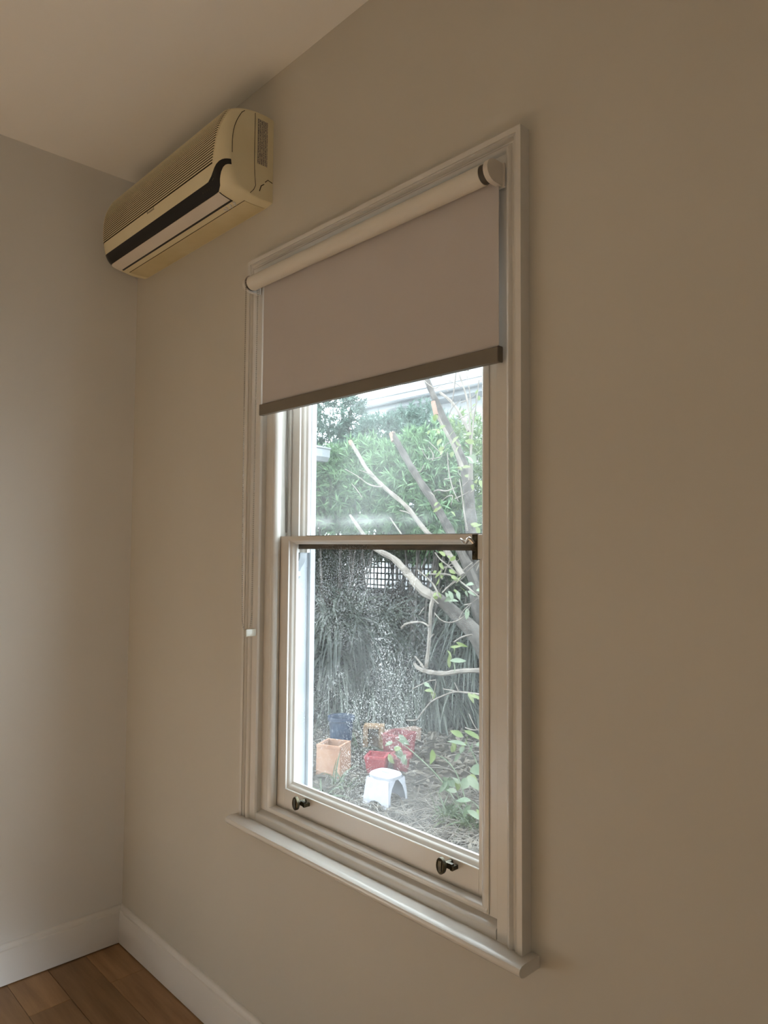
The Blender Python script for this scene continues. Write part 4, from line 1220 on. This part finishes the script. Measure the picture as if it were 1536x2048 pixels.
# round dull red pot
def round_pot(name, label, c, rb, rt, h, mat, group=None, wall=0.015, lip=0.012):
    root = empty(name, tuple(c), label, 'pot', group)
    def ring(r, z): return [(c[0] + r * math.cos(2 * PI * k / 28), c[1] + r * math.sin(2 * PI * k / 28), c[2] + z) for k in range(28)]
    MB().loft([ring(rb, 0), ring((rb + rt) / 2 * 1.03, h * 0.5), ring(rt, h), ring(rt - wall, h), ring(rb - wall, wall)]).build('body', mat, root, smooth=True)
    MB().loft([ring(rt - 0.002, h - 0.035), ring(rt + lip, h - 0.028), ring(rt + lip, h + 0.003), ring(rt - wall, h + 0.003), ring(rt - wall, h - 0.03), ring(rt - 0.002, h - 0.035)], cap=False).build('rim', mat, root, smooth=True)
    return root


q = gpos(784, 1545)
round_pot('red_round_pot', 'dull round red pot between the small red pot and the seedling', (q[0] + 0.01, q[1] + 0.10, q[2]), 0.065, 0.085, 0.15, M['redpot2'], 'red pots')
q = gpos(662, 1522)
round_pot('blue_glazed_pot', 'tall dark blue glazed pot behind the terracotta planter', (q[0], q[1] + 0.12, q[2]), 0.085, 0.118, 0.40, M['bluepot'])

# white step stool with a hand hole
q = gpos(751, 1613)
sc = np.array([q[0] - 0.02, q[1] + 0.125, q[2]])
stl = empty('step_stool', tuple(sc), 'white plastic step stool with a hand hole standing on the soil', 'stool')
A_ = 0.12; ca, sa = math.cos(A_), math.sin(A_)


def S(u, v, z): return (sc[0] + u * ca - v * sa, sc[1] + u * sa + v * ca, sc[2] + z)


def oval(a, b_, z, n_=32, e=3.2):
    out_ = []
    for k in range(n_):
        t = 2 * PI * k / n_; c_, s_ = math.cos(t), math.sin(t)
        out_.append(S(a * abs(c_) ** (2 / e) * (1 if c_ >= 0 else -1), b_ * abs(s_) ** (2 / e) * (1 if s_ >= 0 else -1), z))
    return out_


SH = 0.235
MB().loft([oval(0.118, 0.100, SH - 0.035), oval(0.122, 0.104, SH - 0.010), oval(0.114, 0.096, SH), oval(0.040, 0.014, SH + 0.001), oval(0.038, 0.012, SH - 0.012), oval(0.106, 0.088, SH - 0.012), oval(0.112, 0.094, SH - 0.035), oval(0.118, 0.100, SH - 0.035)], cap=False).build('seat', M['stool'], stl, smooth=True)
for sv in (-1, 1):      # two solid end panels, splayed towards the ground, with a shallow arch at the foot
    rings = []
    for k in range(15):
        t = -1 + 2 * k / 14
        arch = 0.045 * max(0.0, 1 - (t / 0.55) ** 2) ** 0.5 if abs(t) < 0.55 else 0.0
        loopz = []
        for z, vo in ((arch, 0.122), (SH * 0.5, 0.112), (SH - 0.03, 0.099)):
            loopz.append((t * (0.132 - 0.09 * z), sv * (vo + 0.0), z))
        for z, vo in ((SH - 0.03, 0.093), (SH * 0.5, 0.106), (arch, 0.116)):
            loopz.append((t * (0.132 - 0.09 * z), sv * (vo + 0.0), z))
        rings.append([S(*p) for p in loopz])
    MB().loft(rings).build('end_panel', M['stool'], stl, smooth=True)
for su in (-1, 1):      # arched long sides
    for sv in (-1, 1):
        rings = []
        for z, w1 in ((0.0, 0.020), (0.09, 0.026), (0.145, 0.042), (0.175, 0.066), (SH - 0.032, 0.090)):
            ox, oy = 0.132 - 0.09 * z, 0.121 - 0.10 * z
            rings.append([S(su * ox, sv * oy, z), S(su * ox, sv * (oy - w1), z), S(su * (ox - 0.006), sv * (oy - w1), z), S(su * (ox - 0.006), sv * oy, z)])
        MB().loft(rings).build('leg', M['stool'], stl)

# tan timber crate, open at the front
q = gpos(733, 1500)
cr = empty('timber_crate', (q[0], q[1] + 0.1, q[2]), 'small tan timber crate open at the front, beside the red pots', 'crate')
A2 = 0.70; c2, s2 = math.cos(A2), math.sin(A2)
def cbox(u0, u1, v0, v1, z0, z1, nm):
    o_ = np.array([q[0], q[1] + 0.1, q[2]])
    b = MB().box(u0, u1, v0, v1, z0, z1)
    b.v = [(o_[0] + a * c2 - b_ * s2, o_[1] + a * s2 + b_ * c2, o_[2] + z) for a, b_, z in b.v]
    b.build(nm, M['timber'], cr)
cbox(-0.10, -0.055, -0.07, 0.07, 0, 0.21, 'side_board'); cbox(0.055, 0.10, -0.07, 0.07, 0, 0.21, 'side_board')
cbox(-0.055, 0.055, 0.055, 0.07, 0, 0.21, 'back_board'); cbox(-0.10, 0.10, -0.07, 0.07, 0.21, 0.235, 'top_board')

# pinkish timber offcut leaning on the ground behind the red pots
q0 = gpos(760, 1489); q1 = gpos(836, 1478)
q0 = np.array(q0); q1 = np.array(q1)
d_ = (q1 - q0); Ld = np.linalg.norm(d_); d_ /= Ld; nrm_ = np.array([-d_[1], d_[0], 0])
b = MB().obox((q0 + q1) / 2 + np.array([0, 0, 0.065]), d_ * Ld / 2, nrm_ * 0.06, np.array([0, 0, 0.065]))
tag(b.build('timber_offcut', M['plankpink'], bevel=0.004), 'weathered pinkish timber block lying behind the red pots', 'timber')
